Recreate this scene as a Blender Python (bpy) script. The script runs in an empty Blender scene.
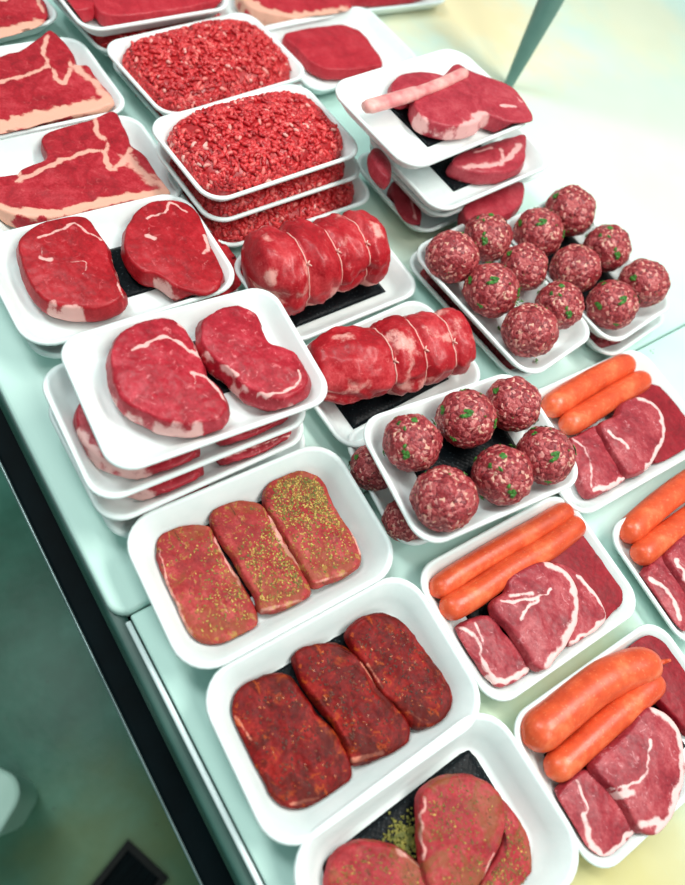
import bpy, bmesh, math, random
import numpy as np
from mathutils import Vector, Matrix, noise
PI = math.pi
S = bpy.context.scene
COL = S.collection
rnd = random.Random(7)

# ------------------------------------------------------------------ camera
TZ = 0.90          # height of the board's surface above the floor
H = 0.59           # camera above the board
F_PX = 674.0
PITCH, ROLL, YAW = math.radians(58.80), math.radians(27.95), math.radians(32.55)
def rz(v, a):
    c, s = math.cos(a), math.sin(a)
    return np.array([c*v[0]-s*v[1], s*v[0]+c*v[1], v[2]])
_F = np.array([0, math.cos(PITCH), -math.sin(PITCH)]); _R = np.array([1., 0, 0]); _U = np.cross(_R, _F)
_r = math.cos(ROLL)*_R + math.sin(ROLL)*_U
_u = -math.sin(ROLL)*_R + math.cos(ROLL)*_U
FW, RT, UP = rz(_F, YAW), rz(_r, YAW), rz(_u, YAW)
CAM = np.array([0, 0, TZ+H])
def px(u, v, z):
    """point of the place at height z above the board that lies behind photo point u, v"""
    d = (u-342.5)*RT - (v-442.5)*UP + F_PX*FW
    t = (z-H)/d[2]
    return CAM + d*t
def depth(P):
    return float(np.dot(np.array(P)-CAM, FW))
cam = bpy.data.cameras.new('camera'); cam_o = bpy.data.objects.new('camera', cam); COL.objects.link(cam_o)
m = Matrix.Identity(4)
for i in range(3):
    m[i][0], m[i][1], m[i][2], m[i][3] = RT[i], UP[i], -FW[i], CAM[i]
cam_o.matrix_world = m
cam.sensor_fit = 'HORIZONTAL'; cam.sensor_width = 36; cam.lens = F_PX*36/685
cam.clip_start = 0.02
cam.dof.use_dof = True; cam.dof.focus_distance = depth(px(430, 430, .05)); cam.dof.aperture_fstop = 4.0
S.camera = cam_o
S.view_settings.view_transform = 'Standard'; S.view_settings.look = 'None'
S.view_settings.gamma = 1; S.view_settings.use_curve_mapping = False
S.view_settings.exposure = -0.50

# ------------------------------------------------------------------ materials
def srgb(r, g, b):
    f = lambda c: (c/255/12.92) if c/255 <= .04045 else ((c/255+.055)/1.055)**2.4
    return (f(r), f(g), f(b), 1)
class NT:
    def __init__(s, name):
        s.m = bpy.data.materials.new(name); s.m.use_nodes = True
        s.t = s.m.node_tree; s.b = s.t.nodes['Principled BSDF']
        s.tc = s.t.nodes.new('ShaderNodeTexCoord')
    def n(s, typ, **kw):
        x = s.t.nodes.new(typ)
        for k, v in kw.items(): setattr(x, k, v)
        return x
    def l(s, a, b): s.t.links.new(a, b)
    def noise(s, scale, detail=3, rough=.55, coord='Object', vec=None, dist=0):
        x = s.n('ShaderNodeTexNoise'); x.inputs['Scale'].default_value = scale
        x.inputs['Detail'].default_value = detail; x.inputs['Roughness'].default_value = rough
        x.inputs['Distortion'].default_value = dist
        s.l(vec if vec else s.tc.outputs[coord], x.inputs['Vector']); return x.outputs['Fac']
    def voro(s, scale, feature='F1', out='Distance', rand=1, vec=None):
        x = s.n('ShaderNodeTexVoronoi', feature=feature); x.inputs['Scale'].default_value = scale
        x.inputs['Randomness'].default_value = rand
        s.l(vec if vec else s.tc.outputs['Object'], x.inputs['Vector']); return x.outputs[out]
    def ramp(s, fac, stops, interp='LINEAR'):
        x = s.n('ShaderNodeValToRGB'); x.color_ramp.interpolation = interp
        e = x.color_ramp.elements
        while len(e) < len(stops): e.new(.5)
        for i, (p, c) in enumerate(stops):
            e[i].position = p; e[i].color = c if len(c) == 4 else (*c, 1)
        s.l(fac, x.inputs['Fac']); return x.outputs['Color']
    def mix(s, fac, a, b):
        x = s.n('ShaderNodeMix', data_type='RGBA')
        for sock, v in ((x.inputs[0], fac), (x.inputs[6], a), (x.inputs[7], b)):
            if isinstance(v, (tuple, float, int)): sock.default_value = v
            else: s.l(v, sock)
        return x.outputs[2]
    def math(s, op, a, b=0, c=0, clamp=False):
        x = s.n('ShaderNodeMath', operation=op, use_clamp=clamp)
        for sock, v in zip(x.inputs, (a, b, c)):
            if isinstance(v, (float, int)): sock.default_value = v
            else: s.l(v, sock)
        return x.outputs[0]
    def attr(s, name):
        x = s.n('ShaderNodeAttribute', attribute_name=name); return x.outputs['Fac']
    def step(s, v, lo, hi):
        x = s.n('ShaderNodeMapRange', interpolation_type='SMOOTHSTEP')
        s.l(v, x.inputs['Value']); x.inputs['From Min'].default_value = lo; x.inputs['From Max'].default_value = hi
        return x.outputs['Result']
    def bump(s, h, strength=.4, dist=.001, prev=None):
        x = s.n('ShaderNodeBump'); x.inputs['Strength'].default_value = strength; x.inputs['Distance'].default_value = dist
        s.l(h, x.inputs['Height'])
        if prev: s.l(prev, x.inputs['Normal'])
        return x.outputs['Normal']
    def fin(s, color=None, rough=.5, normal=None, sss=0, spec=.5, coat=0, metal=0, radius=(.008, .003, .002)):
        b = s.b.inputs
        if color is not None:
            if isinstance(color, tuple): b['Base Color'].default_value = color
            else: s.l(color, b['Base Color'])
        if isinstance(rough, (float, int)): b['Roughness'].default_value = rough
        else: s.l(rough, b['Roughness'])
        if normal: s.l(normal, b['Normal'])
        b['Subsurface Weight'].default_value = sss; b['Subsurface Radius'].default_value = radius
        b['Subsurface Scale'].default_value = 1.0
        b['Specular IOR Level'].default_value = spec; b['Coat Weight'].default_value = coat
        b['Coat Roughness'].default_value = .18; b['Metallic'].default_value = metal
        return s.m

def meat_mat(name, dark, mid, light, fat, fleck=.0, fleck_col=None, rough=.34, fibre=1.0, herb=None, grain=60, coat=.15, spec=.30):
    t = NT(name)
    a = t.noise(grain, 5, .65, dist=.6); b = t.noise(22, 3, .5)
    g = t.noise(380, 3, .6)
    f = t.math('ADD', t.math('ADD', t.math('MULTIPLY', a, .5), t.math('MULTIPLY', b, .25)), t.math('MULTIPLY', g, .25))
    c = t.ramp(f, [(.32, dark), (.5, mid), (.70, light)])
    if fleck:
        v = t.noise(150, 3, .6, dist=1.0)
        c = t.mix(t.math('MULTIPLY', t.step(v, .60, .70), fleck), c, fleck_col or fat)
    fa = t.attr('fat')
    fn = t.math('ADD', fa, t.math('MULTIPLY', t.math('SUBTRACT', t.noise(75, 5, .7), .5), 1.5))
    mask = t.math('MULTIPLY', t.step(fn, .42, .86), t.step(fa, .05, .3))
    fcol = t.mix(t.noise(140, 3), fat, t_mul(fat, .86, mid, .16))
    c = t.mix(t.math('MULTIPLY', mask, .93), c, fcol)
    c = t.mix(t.math('MULTIPLY', t.attr('peach'), t.step(fn, .3, .6)), c, srgb(228, 170, 148))
    if herb:
        for sc, lo, hi, colr, amt in herb:
            hn = t.noise(sc, 4, .7, dist=.8)
            c = t.mix(t.math('MULTIPLY', t.step(hn, lo, hi), amt), c, colr)
    h = t.math('ADD', t.math('MULTIPLY', t.noise(480, 4, .65), .45*fibre), t.math('MULTIPLY', t.noise(80, 2), .5))
    n = t.bump(h, .40, .0012)
    r = t.math('ADD', t.math('MULTIPLY', t.noise(110, 3), .3), rough-.06)
    return t.fin(c, r, n, sss=.05, spec=spec, coat=coat*.2)
def t_mul(a, k, b, q):
    return tuple(a[i]*k + b[i]*q for i in range(3)) + (1,)

RED = (srgb(118, 8, 18), srgb(168, 18, 30), srgb(198, 42, 52))
M_STEAK = meat_mat('raw_beef', srgb(112, 4, 14), srgb(162, 16, 28), srgb(196, 44, 54), srgb(238, 186, 178), .35, srgb(222, 100, 104))
M_RIB = meat_mat('raw_ribeye', srgb(118, 8, 22), srgb(168, 28, 44), srgb(208, 70, 84), srgb(240, 192, 186), .5, srgb(232, 130, 134))
M_TBONE = meat_mat('raw_tbone', srgb(116, 8, 20), srgb(166, 24, 38), srgb(204, 66, 76), srgb(236, 176, 158), .25, srgb(220, 110, 108))
M_BEIGEFAT = meat_mat('beige_fat', srgb(222, 160, 126), srgb(236, 186, 156), srgb(244, 208, 184), srgb(246, 214, 190), 0, rough=.45)
M_HERB = meat_mat('herbed_beef', srgb(104, 20, 20), srgb(158, 44, 46), srgb(202, 92, 88), srgb(232, 170, 158), .35, srgb(220, 130, 120),
                  herb=[(38, .47, .62, srgb(126, 70, 34), .55), (160, .56, .64, srgb(166, 138, 58), .6), (120, .60, .68, srgb(60, 40, 18), .7)], coat=0, spec=.2, rough=.38)
M_MARI = meat_mat('marinated_beef', srgb(54, 3, 5), srgb(122, 14, 14), srgb(176, 46, 38), srgb(226, 140, 116), .12, srgb(200, 90, 60),
                  herb=[(34, .45, .60, srgb(70, 14, 8), .78), (26, .57, .68, srgb(160, 66, 20), .6), (110, .58, .66, srgb(176, 74, 20), .6), (190, .62, .68, srgb(38, 12, 8), .8)], rough=.42, coat=.0, spec=.16, fibre=.6)
M_PEP = meat_mat('peppered_beef', srgb(112, 18, 24), srgb(162, 44, 50), srgb(200, 82, 84), srgb(234, 176, 166), .25, srgb(220, 130, 120),
                  herb=[(44, .48, .62, srgb(120, 84, 40), .6), (170, .60, .66, srgb(80, 54, 26), .8)], coat=0, spec=.2, rough=.38)
M_LAMB = meat_mat('raw_lamb', srgb(106, 18, 32), srgb(156, 48, 58), srgb(200, 100, 104), srgb(242, 206, 202), .5, srgb(220, 150, 154))
M_CHOP = meat_mat('raw_chop', srgb(128, 20, 34), srgb(168, 46, 60), srgb(196, 84, 92), srgb(236, 180, 176), .15, srgb(210, 120, 124))
M_RUMP = meat_mat('raw_rump', srgb(140, 20, 34), srgb(176, 34, 48), srgb(200, 62, 72), srgb(238, 190, 180), .2, srgb(215, 100, 104))
M_ROAST = meat_mat('raw_roast', srgb(122, 4, 14), srgb(172, 22, 34), srgb(212, 76, 80), srgb(236, 170, 160), .35, srgb(226, 120, 118), fibre=1.6, grain=34, rough=.3, coat=.6)
M_SLAB = meat_mat('tenderised_beef', srgb(100, 2, 16), srgb(136, 10, 28), srgb(164, 26, 42), srgb(210, 90, 90), .12, rough=.45, grain=130)
M_DARKMINCE = meat_mat('dark_mince', srgb(80, 12, 20), srgb(124, 28, 36), srgb(160, 60, 62), srgb(210, 130, 120), .7, srgb(196, 110, 104), grain=160, rough=.4)

def foam():
    t = NT('white_foam')
    n = t.bump(t.math('ADD', t.voro(900), t.noise(40, 2)), .08, .0006)
    c = t.ramp(t.noise(30, 3), [(.3, srgb(226, 238, 236)), (.7, srgb(236, 244, 243))])
    return t.fin(c, .30, n, sss=.18, spec=.4, radius=(.006, .007, .007))
M_FOAM = foam()
def pad():
    t = NT('black_pad')
    mp = t.n('ShaderNodeMapping'); mp.inputs['Rotation'].default_value = (0, 0, PI/4); t.l(t.tc.outputs['Object'], mp.inputs[0])
    v = t.voro(260, rand=.0, vec=mp.outputs[0])
    sp = t.step(t.noise(420, 2), .64, .70)
    c = t.mix(t.math('MULTIPLY', sp, .2), srgb(7, 13, 17), srgb(120, 140, 145))
    return t.fin(c, .38, t.bump(v, .35, .001), spec=.10)
M_PAD = pad()
def mince_mat():
    t = NT('beef_mince')
    a = t.attr('tone')
    c = t.ramp(a, [(0, srgb(150, 10, 18)), (.35, srgb(192, 28, 36)), (.75, srgb(220, 62, 64)), (.93, srgb(232, 110, 104)), (1, srgb(240, 180, 170))])
    c = t.mix(t.math('MULTIPLY', t.step(t.noise(260, 3), .52, .7), .35), c, srgb(236, 100, 96))
    return t.fin(c, .38, t.bump(t.noise(500, 3), .4, .0008), sss=.12, spec=.45, coat=.1)
M_MINCE = mince_mat()
def ball_mat():
    t = NT('rissole_mince')
    wv = t.n('ShaderNodeVectorMath', operation='ADD')
    nz = t.n('ShaderNodeTexNoise'); nz.inputs['Scale'].default_value = 120; t.l(t.tc.outputs['Object'], nz.inputs['Vector'])
    sc = t.n('ShaderNodeVectorMath', operation='SCALE'); sc.inputs['Scale'].default_value = .008; t.l(nz.outputs['Color'], sc.inputs[0])
    t.l(t.tc.outputs['Object'], wv.inputs[0]); t.l(sc.outputs[0], wv.inputs[1])
    v = t.voro(340, out='Color', vec=wv.outputs[0]); sep = t.n('ShaderNodeSeparateColor'); t.l(v, sep.inputs[0])
    c = t.ramp(sep.outputs[0], [(0, srgb(104, 18, 28)), (.3, srgb(146, 38, 46)), (.6, srgb(172, 62, 66)), (.8, srgb(198, 104, 102)), (.94, srgb(222, 156, 146)), (1, srgb(222, 176, 150))])
    c = t.mix(t.math('MULTIPLY', t.step(t.noise(70, 3), .4, .7), .35), c, srgb(150, 40, 46))
    d = t.voro(340, vec=wv.outputs[0])
    n = t.bump(t.math('ADD', t.math('MULTIPLY', d, -1), t.noise(600, 3)), .6, .0018)
    return t.fin(c, .38, n, sss=.08, spec=.45, coat=.12)
M_BALL = ball_mat()
def simple(name, c0, c1, rough, scale=60, sss=0, spec=.5, bump=.2, coat=0, metal=0):
    t = NT(name)
    c = t.ramp(t.noise(scale, 4), [(.35, c0), (.65, c1)])
    return t.fin(c, rough, t.bump(t.noise(scale*4, 3), bump, .001), sss=sss, spec=spec, coat=coat, metal=metal)
M_LEAF = simple('parsley', srgb(30, 84, 22), srgb(70, 134, 40), .5, 300)
M_SEED = simple('mustard_herb', srgb(156, 124, 44), srgb(206, 176, 88), .55, 200)
M_SEED2 = simple('green_herb', srgb(78, 84, 22), srgb(132, 124, 42), .6, 200)
M_SEED3 = simple('brown_herb', srgb(96, 60, 22), srgb(150, 100, 40), .6, 200)
M_SPICE = simple('dark_spice', srgb(50, 16, 8), srgb(110, 40, 12), .6, 200)
M_STRING = simple('butcher_string', srgb(214, 150, 140), srgb(230, 182, 170), .7, 200)
M_BONE = simple('bone_fat', srgb(214, 122, 124), srgb(236, 176, 168), .4, 60, sss=.1)
M_SAUCE = simple('marinade', srgb(120, 40, 12), srgb(190, 92, 34), .25, 60, coat=.3)
def sausage_mat():
    t = NT('sausage_skin')
    c = t.ramp(t.noise(50, 4, .6), [(.3, srgb(196, 66, 34)), (.55, srgb(220, 88, 48)), (.75, srgb(234, 124, 78))])
    c = t.mix(t.math('MULTIPLY', t.step(t.noise(330, 2), .6, .7), .25), c, srgb(244, 168, 120))
    return t.fin(c, .36, t.bump(t.noise(260, 3), .25, .001), sss=.12, spec=.45, coat=.1)
M_SAUSAGE = sausage_mat()

# ------------------------------------------------------------------ object helpers
def tag(o, label=None, cat=None, group=None, kind=None):
    if label: o['label'] = label
    if cat: o['category'] = cat
    if group: o['group'] = group
    if kind: o['kind'] = kind
    return o
def mesh_obj(name, verts, faces, mat, parent=None, smooth=True, attrs=None, origin=None):
    verts = np.array(verts, dtype=float)
    if origin is not None: verts = verts - np.array(origin)
    me = bpy.data.meshes.new(name); me.from_pydata([tuple(v) for v in verts], [], faces); me.update()
    if attrs:
        for k, a in attrs.items():
            at = me.attributes.new(k, 'FLOAT', 'POINT'); at.data.foreach_set('value', np.array(a, dtype=np.float32))
    if smooth: me.polygons.foreach_set('use_smooth', [True]*len(me.polygons))
    me.materials.append(mat)
    o = bpy.data.objects.new(name, me); COL.objects.link(o)
    if origin is not None and parent is None: o.location = tuple(origin)
    if parent: o.parent = parent
    return o
def box(name, x0, x1, y0, y1, z0, z1, mat, parent=None, bev=.003, seg=3):
    bm = bmesh.new(); bmesh.ops.create_cube(bm, size=1)
    for v in bm.verts:
        v.co = Vector(((v.co.x+.5)*(x1-x0)+x0, (v.co.y+.5)*(y1-y0)+y0, (v.co.z+.5)*(z1-z0)+z0))
    if bev: bmesh.ops.bevel(bm, geom=list(bm.edges), offset=bev, segments=seg, affect='EDGES', profile=.5)
    me = bpy.data.meshes.new(name); bm.to_mesh(me); bm.free(); me.materials.append(mat)
    me.polygons.foreach_set('use_smooth', [True]*len(me.polygons))
    o = bpy.data.objects.new(name, me); COL.objects.link(o)
    if parent: o.parent = parent
    return o
def empty(name, loc):
    o = bpy.data.objects.new(name, None); COL.objects.link(o); o.location = tuple(loc); o.empty_display_size = .02
    return o

def rrect(L, W, r, n=7):
    pts = []
    for cx, cy, a0 in ((L/2-r, W/2-r, 0), (-L/2+r, W/2-r, PI/2), (-L/2+r, -W/2+r, PI), (L/2-r, -W/2+r, 1.5*PI)):
        for k in range(n+1):
            a = a0 + k*PI/2/n; pts.append((cx+r*math.cos(a), cy+r*math.sin(a)))
    return pts
def loft(loops, close_first=True, close_last=True):
    n = len(loops[0]); V = [p for lp in loops for p in lp]; Fc = []
    for i in range(len(loops)-1):
        for k in range(n):
            a, b = i*n+k, i*n+(k+1) % n
            Fc.append((a, b, b+n, a+n))
    if close_first: Fc.append(tuple(reversed(range(n))))
    if close_last: Fc.append(tuple((len(loops)-1)*n+k for k in range(n)))
    return V, Fc

TRAYS = []
# tray: named frame to place its contents
class Frame: pass
def tray_fit(corners, z_rim, L=None, W=None, anchor=None):
    """corners: far-left, far-right, near-right, near-left photo points of the rim (None where hidden)"""
    Q = [None if c is None else px(c[0], c[1], z_rim)[:2] for c in corners]
    miss = [i for i in range(4) if Q[i] is None]
    if len(miss) == 1:
        i = miss[0]; Q[i] = Q[(i+1) % 4] + Q[(i-1) % 4] - Q[(i+2) % 4]
        ex = (Q[1]-Q[0]+Q[2]-Q[3]); ang = math.atan2(ex[1], ex[0]); cen = sum(Q)/4
        l = L or (np.linalg.norm(Q[1]-Q[0])+np.linalg.norm(Q[2]-Q[3]))/2
        w = W or (np.linalg.norm(Q[3]-Q[0])+np.linalg.norm(Q[2]-Q[1]))/2
    elif not miss:
        cen = sum(Q)/4
        # orthogonal fit of both directions
        e1 = Q[1]-Q[0]+Q[2]-Q[3]; e2 = Q[0]-Q[3]+Q[1]-Q[2]
        e2r = np.array([e2[1], -e2[0]]); e = e1+e2r; ang = math.atan2(e[1], e[0])
        l = L or (np.linalg.norm(Q[1]-Q[0])+np.linalg.norm(Q[2]-Q[3]))/2
        w = W or (np.linalg.norm(Q[3]-Q[0])+np.linalg.norm(Q[2]-Q[1]))/2
    else:  # two known corners
        L0, W0 = L or .209, W or .142
        k = [i for i in range(4) if Q[i] is not None]
        loc = {0: (-L0/2, W0/2), 1: (L0/2, W0/2), 2: (L0/2, -W0/2), 3: (-L0/2, -W0/2)}
        a, b = np.array(loc[k[0]]), np.array(loc[k[1]])
        d0 = b-a; d1 = Q[k[1]]-Q[k[0]]
        ang = math.atan2(d1[1], d1[0])-math.atan2(d0[1], d0[0])
        R = np.array([[math.cos(ang), -math.sin(ang)], [math.sin(ang), math.cos(ang)]])
        L, W = L or .209, W or .142
        loc = {0: (-L/2, W/2), 1: (L/2, W/2), 2: (L/2, -W/2), 3: (-L/2, -W/2)}
        a, b = np.array(loc[k[0]]), np.array(loc[k[1]])
        cen = (Q[k[0]]+Q[k[1]])/2 - R@((a+b)/2) if anchor is None else Q[anchor] - R@np.array(loc[anchor])
        l, w = L, W
    l = min(max(l, .190), .235); w = min(max(w, .128), .156)
    f = Frame(); f.c = cen; f.ang = ang; f.L = l; f.W = w; f.zr = z_rim
    return f
def tray(f, dep, label, group='white foam meat trays', wall=.62, r=.026):
    base = f.zr-dep; L, W = f.L, f.W
    slope = dep*wall
    def loop(ins, z): return [(x, y, z) for x, y in rrect(L-2*ins, W-2*ins, max(.006, r-ins*.55))]
    th = .0028
    loops = [loop(slope+.006, 0), loop(slope+.002, .0006), loop(slope, .0025), loop(slope*.5, dep*.5), loop(.0032, dep-.0045), loop(.0006, dep-.0038), loop(0, dep-.0022),
             loop(.0004, dep-.0008), loop(.0016, dep), loop(.0036, dep-.0002), loop(.0052, dep-.0018), loop(.0052+slope*.45, dep*.52), loop(slope+.002, .0065), loop(slope+.0045, .0042), loop(slope+.009, th)]
    V, Fc = loft(loops)
    o = mesh_obj('foam_tray', V, Fc, M_FOAM)
    o.location = (f.c[0], f.c[1], TZ+base); o.rotation_euler = (0, 0, f.ang)
    tag(o, label, 'tray', group)
    TRAYS.append(f); f.dep = dep; f.slope = slope
    f.base = base; f.floor = base+th; f.obj = o; f.in_L = L-2*slope-.014; f.in_W = W-2*slope-.014
    return f
def in_frame(f, x, y):
    c, s = math.cos(f.ang), math.sin(f.ang)
    return f.c[0]+c*x-s*y, f.c[1]+s*x+c*y
def pad_in(f, label, lx=.74, wy=.74, ox=0, oy=0, rot=0):
    x, y = in_frame(f, ox, oy)
    l, w = f.in_L*lx, f.in_W*wy
    n1, n2 = 30, 20
    V = []; Fc = []
    for j in range(n2+1):
        for i in range(n1+1):
            a = (i/n1-.5)*l; b = (j/n2-.5)*w
            e = min(i, n1-i, j, n2-j)
            V.append((a, b, .0022*min(1, e/1.5) + .0004*math.sin(a*500)*math.sin(b*500)*(e > 0)))
    for j in range(n2):
        for i in range(n1):
            k = j*(n1+1)+i; Fc.append((k, k+1, k+n1+2, k+n1+1))
    o = mesh_obj('absorbent_pad', V, Fc, M_PAD)
    o.location = (x, y, TZ+f.floor+.0003); o.rotation_euler = (0, 0, f.ang+rot)
    md = o.modifiers.new('thick', 'SOLIDIFY'); md.thickness = .0003; md.offset = 1
    tag(o, label, 'pad', 'black absorbent pads')
    return o

def catmull(P, n):
    P = [np.array(p, float) for p in P]; m_ = len(P); out = []
    for i in range(m_):
        p0, p1, p2, p3 = P[i-1], P[i], P[(i+1) % m_], P[(i+2) % m_]
        for k in range(8):
            t = k/8
            out.append(.5*((2*p1)+(-p0+p2)*t+(2*p0-5*p1+4*p2-p3)*t*t+(-p0+3*p1-3*p2+p3)*t**3))
    out = np.array(out); d = np.linalg.norm(np.roll(out, -1, 0)-out, axis=1); c = np.concatenate([[0], np.cumsum(d)])
    s = np.linspace(0, c[-1], n, endpoint=False); ext = np.vstack([out, out[:1]])
    return np.stack([np.interp(s, c, ext[:, 0]), np.interp(s, c, ext[:, 1])], 1)
def catmull_open(P, n):
    P = [np.array(p, float) for p in P]
    P = [2*P[0]-P[1]] + P + [2*P[-1]-P[-2]]; out = []
    for i in range(1, len(P)-2):
        p0, p1, p2, p3 = P[i-1:i+3]
        for k in range(10):
            t = k/10
            out.append(.5*((2*p1)+(-p0+p2)*t+(2*p0-5*p1+4*p2-p3)*t*t+(-p0+3*p1-3*p2+p3)*t**3))
    out.append(P[-2]); out = np.array(out)
    d = np.linalg.norm(np.diff(out, axis=0), axis=1); c = np.concatenate([[0], np.cumsum(d)])
    s = np.linspace(0, c[-1], n)
    return np.stack([np.interp(s, c, out[:, k]) for k in range(out.shape[1])], 1)
def seg_dist(X, poly):
    best = np.full(len(X), 1e9)
    for a, b in zip(poly[:-1], poly[1:]):
        ab = b-a; t = np.clip(((X-a)@ab)/max(1e-12, ab@ab), 0, 1)
        d = np.linalg.norm(X-(a+t[:, None]*ab), axis=1); best = np.minimum(best, d)
    return best
def Zm(x0, y0, s):
    return lambda pts: [(x0+x*s, y0+y*s) for x, y in pts]

def slab(name, outline, z_top, thick, mat, fat=(), label=None, cat='meat', group=None, dome=.002, rough_amp=.0010, flare=.0015, nA=150, nR=26, seed=0, parent=None, tilt=None, sink=0):
    """a cut of meat: outline and fat lines are photo points at height z_top, thick metres deep.
    fat = [(points, half width in photo px, strength)]; tilt = (dx, dy) slope"""
    W_ = np.array([px(u, v, z_top)[:2] for u, v in outline])
    P = catmull(W_, nA); C = P.mean(0)
    area_c = P; rad = np.linalg.norm(P-C, axis=1).mean()
    # small irregularity of the outline
    for i in range(nA):
        q = Vector((P[i][0]*60+seed*7.3, P[i][1]*60, seed))
        P[i] = P[i] + (P[i]-C)/np.linalg.norm(P[i]-C)*.0012*noise.noise(q)
    edge = min(.0038, thick*.3)
    nrm = np.zeros_like(P); T = np.roll(P, -1, 0)-np.roll(P, 1, 0); T /= np.linalg.norm(T, axis=1)[:, None]
    nrm[:, 0], nrm[:, 1] = T[:, 1], -T[:, 0]
    if ((P-C)*nrm).sum() < 0: nrm = -nrm
    rings = []
    ts = [0.02]+[ (k/nR) for k in range(1, nR+1)]
    for t in ts:
        inner = C + (P - nrm*edge*.75 - C)*t
        z = np.full(nA, 0.0)+dome*(1-t*t)
        rings.append(np.column_stack([inner, z]))
    for a in (20, 42, 64, 90):
        a = math.radians(a)
        rings.append(np.column_stack([P - nrm*edge*.75 + nrm*edge*.9*math.sin(a), np.full(nA, -edge*(1-math.cos(a)))]))
    for q in (.35, .6, .82):
        rings.append(np.column_stack([P + nrm*(edge*.15+flare*math.sin(q*PI)), np.full(nA, -edge-(thick-edge)*q)]))
    rings.append(np.column_stack([P + nrm*flare*.3, np.full(nA, -thick+.0008)]))
    rings.append(np.column_stack([P - nrm*.004, np.full(nA, -thick)]))
    V = np.vstack(rings); nr = len(rings)
    X = V[:, :2]
    f = np.zeros(len(V)); pe = np.zeros(len(V))
    for fe in fat:
        pts, w, st = fe[:3]
        poly = catmull_open([px(u, v, z_top)[:2] for u, v in pts], 40) if len(pts) > 2 else np.array([px(u, v, z_top)[:2] for u, v in pts])
        wm = w*depth(px(*pts[0], z_top))/F_PX
        for i_ in range(len(poly)):
            q_ = Vector((poly[i_][0]*140, poly[i_][1]*140, seed*2.7)); poly[i_] = poly[i_]+np.array([noise.noise(q_), noise.noise(q_+Vector((9, 9, 9)))])*.0028
        wv = np.array([.9+.6*noise.noise(Vector((x_*110, y_*110, seed+40.))) for x_, y_ in X]); wm = wm*np.clip(wv, .35, 1.6)
        g = st*np.clip(1.2-.62*seg_dist(X, poly)/wm, 0, 1); f = np.maximum(f, g)
        if len(fe) > 3: pe = np.maximum(pe, np.clip(g*1.6, 0, 1))
    top = np.zeros(len(V)); n_top = len(ts)*nA
    for i in range(len(V)):
        p = Vector((X[i][0]*42+seed*3.1, X[i][1]*42, V[i][2]*42+seed))
        d = noise.fractal(p, .8, 2.1, 4)
        p2 = Vector((X[i][0]*170, X[i][1]*170, V[i][2]*170+seed))
        d2 = noise.noise(p2)
        if i < n_top:
            V[i][2] += rough_amp*d*.9 + rough_amp*.3*d2
        elif i < len(V)-2*nA:
            k = i % nA; V[i][0] += nrm[k][0]*rough_amp*d; V[i][1] += nrm[k][1]*rough_amp*d
    V[:, 2] += TZ+z_top
    tr = None
    for q in TRAYS:
        if q.floor <= z_top-thick+.010 and (tr is None or q.floor > tr.floor+.001 or (abs(q.floor-tr.floor) <= .001 and np.linalg.norm(q.c-C) < np.linalg.norm(tr.c-C))):
            d = C-q.c; ca, sa = math.cos(q.ang), math.sin(q.ang)
            if abs(ca*d[0]+sa*d[1]) < q.L/2+.01 and abs(-sa*d[0]+ca*d[1]) < q.W/2+.01 and np.linalg.norm(d) < .13: tr = q
    if tr is not None:
        # the cut lies against the tray's inner walls instead of passing through them
        ca, sa = math.cos(tr.ang), math.sin(tr.ang)
        lx = ca*(X[:, 0]-tr.c[0])+sa*(X[:, 1]-tr.c[1]); ly = -sa*(X[:, 0]-tr.c[0])+ca*(X[:, 1]-tr.c[1])
        zz = V[:, 2]-TZ
        up_ = np.clip((zz-tr.base)/tr.dep, 0, 1)
        ins = .0062+tr.slope*(1-up_)+.001
        low = zz < tr.zr+.0025
        hx, hy = tr.L/2-ins, tr.W/2-ins
        rr_ = .020
        lx = np.where(low, np.clip(lx, -hx, hx), lx); ly = np.where(low, np.clip(ly, -hy, hy), ly)
        qx, qy = np.maximum(np.abs(lx)-(hx-rr_), 0), np.maximum(np.abs(ly)-(hy-rr_), 0); qd = np.hypot(qx, qy)
        k_ = np.where(low & (qd > rr_) & (qx > 1e-5) & (qy > 1e-5), rr_/np.maximum(qd, 1e-9), 1)
        lx = np.where(k_ < 1, np.sign(lx)*(hx-rr_+qx*k_), lx); ly = np.where(k_ < 1, np.sign(ly)*(hy-rr_+qy*k_), ly)
        V[:, 0] = tr.c[0]+ca*lx-sa*ly; V[:, 1] = tr.c[1]+sa*lx+ca*ly
        V[:, 2] = np.maximum(V[:, 2], TZ+tr.floor+.0028)
    if tilt is not None:
        V[:, 2] += (X-C)@np.array(tilt)
    Fc = []
    for i in range(nr-1):
        for k in range(nA):
            a, b = i*nA+k, i*nA+(k+1) % nA
            Fc.append((a, a+nA, b+nA, b))
    Fc.append(tuple(range(nA))); Fc.append(tuple(reversed(range((nr-1)*nA, nr*nA))))
    V = list(V)
    ar = 0
    for k in range(nA):
        x1, y1 = P[k]; x2, y2 = P[(k+1) % nA]; ar += x1*y2-x2*y1
    if ar < 0: Fc = [tuple(reversed(q)) for q in Fc]
    o = mesh_obj(name, V, Fc, mat, attrs={'fat': f, 'peach': pe}, origin=(C[0], C[1], TZ+z_top-thick) if parent is None else parent.location)
    if parent: o.parent = parent
    tag(o, label, cat if not parent else None, group)
    o_surface[o.name] = (P, C, TZ+z_top+dome*.5, nrm)
    return o
o_surface = {}
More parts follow.
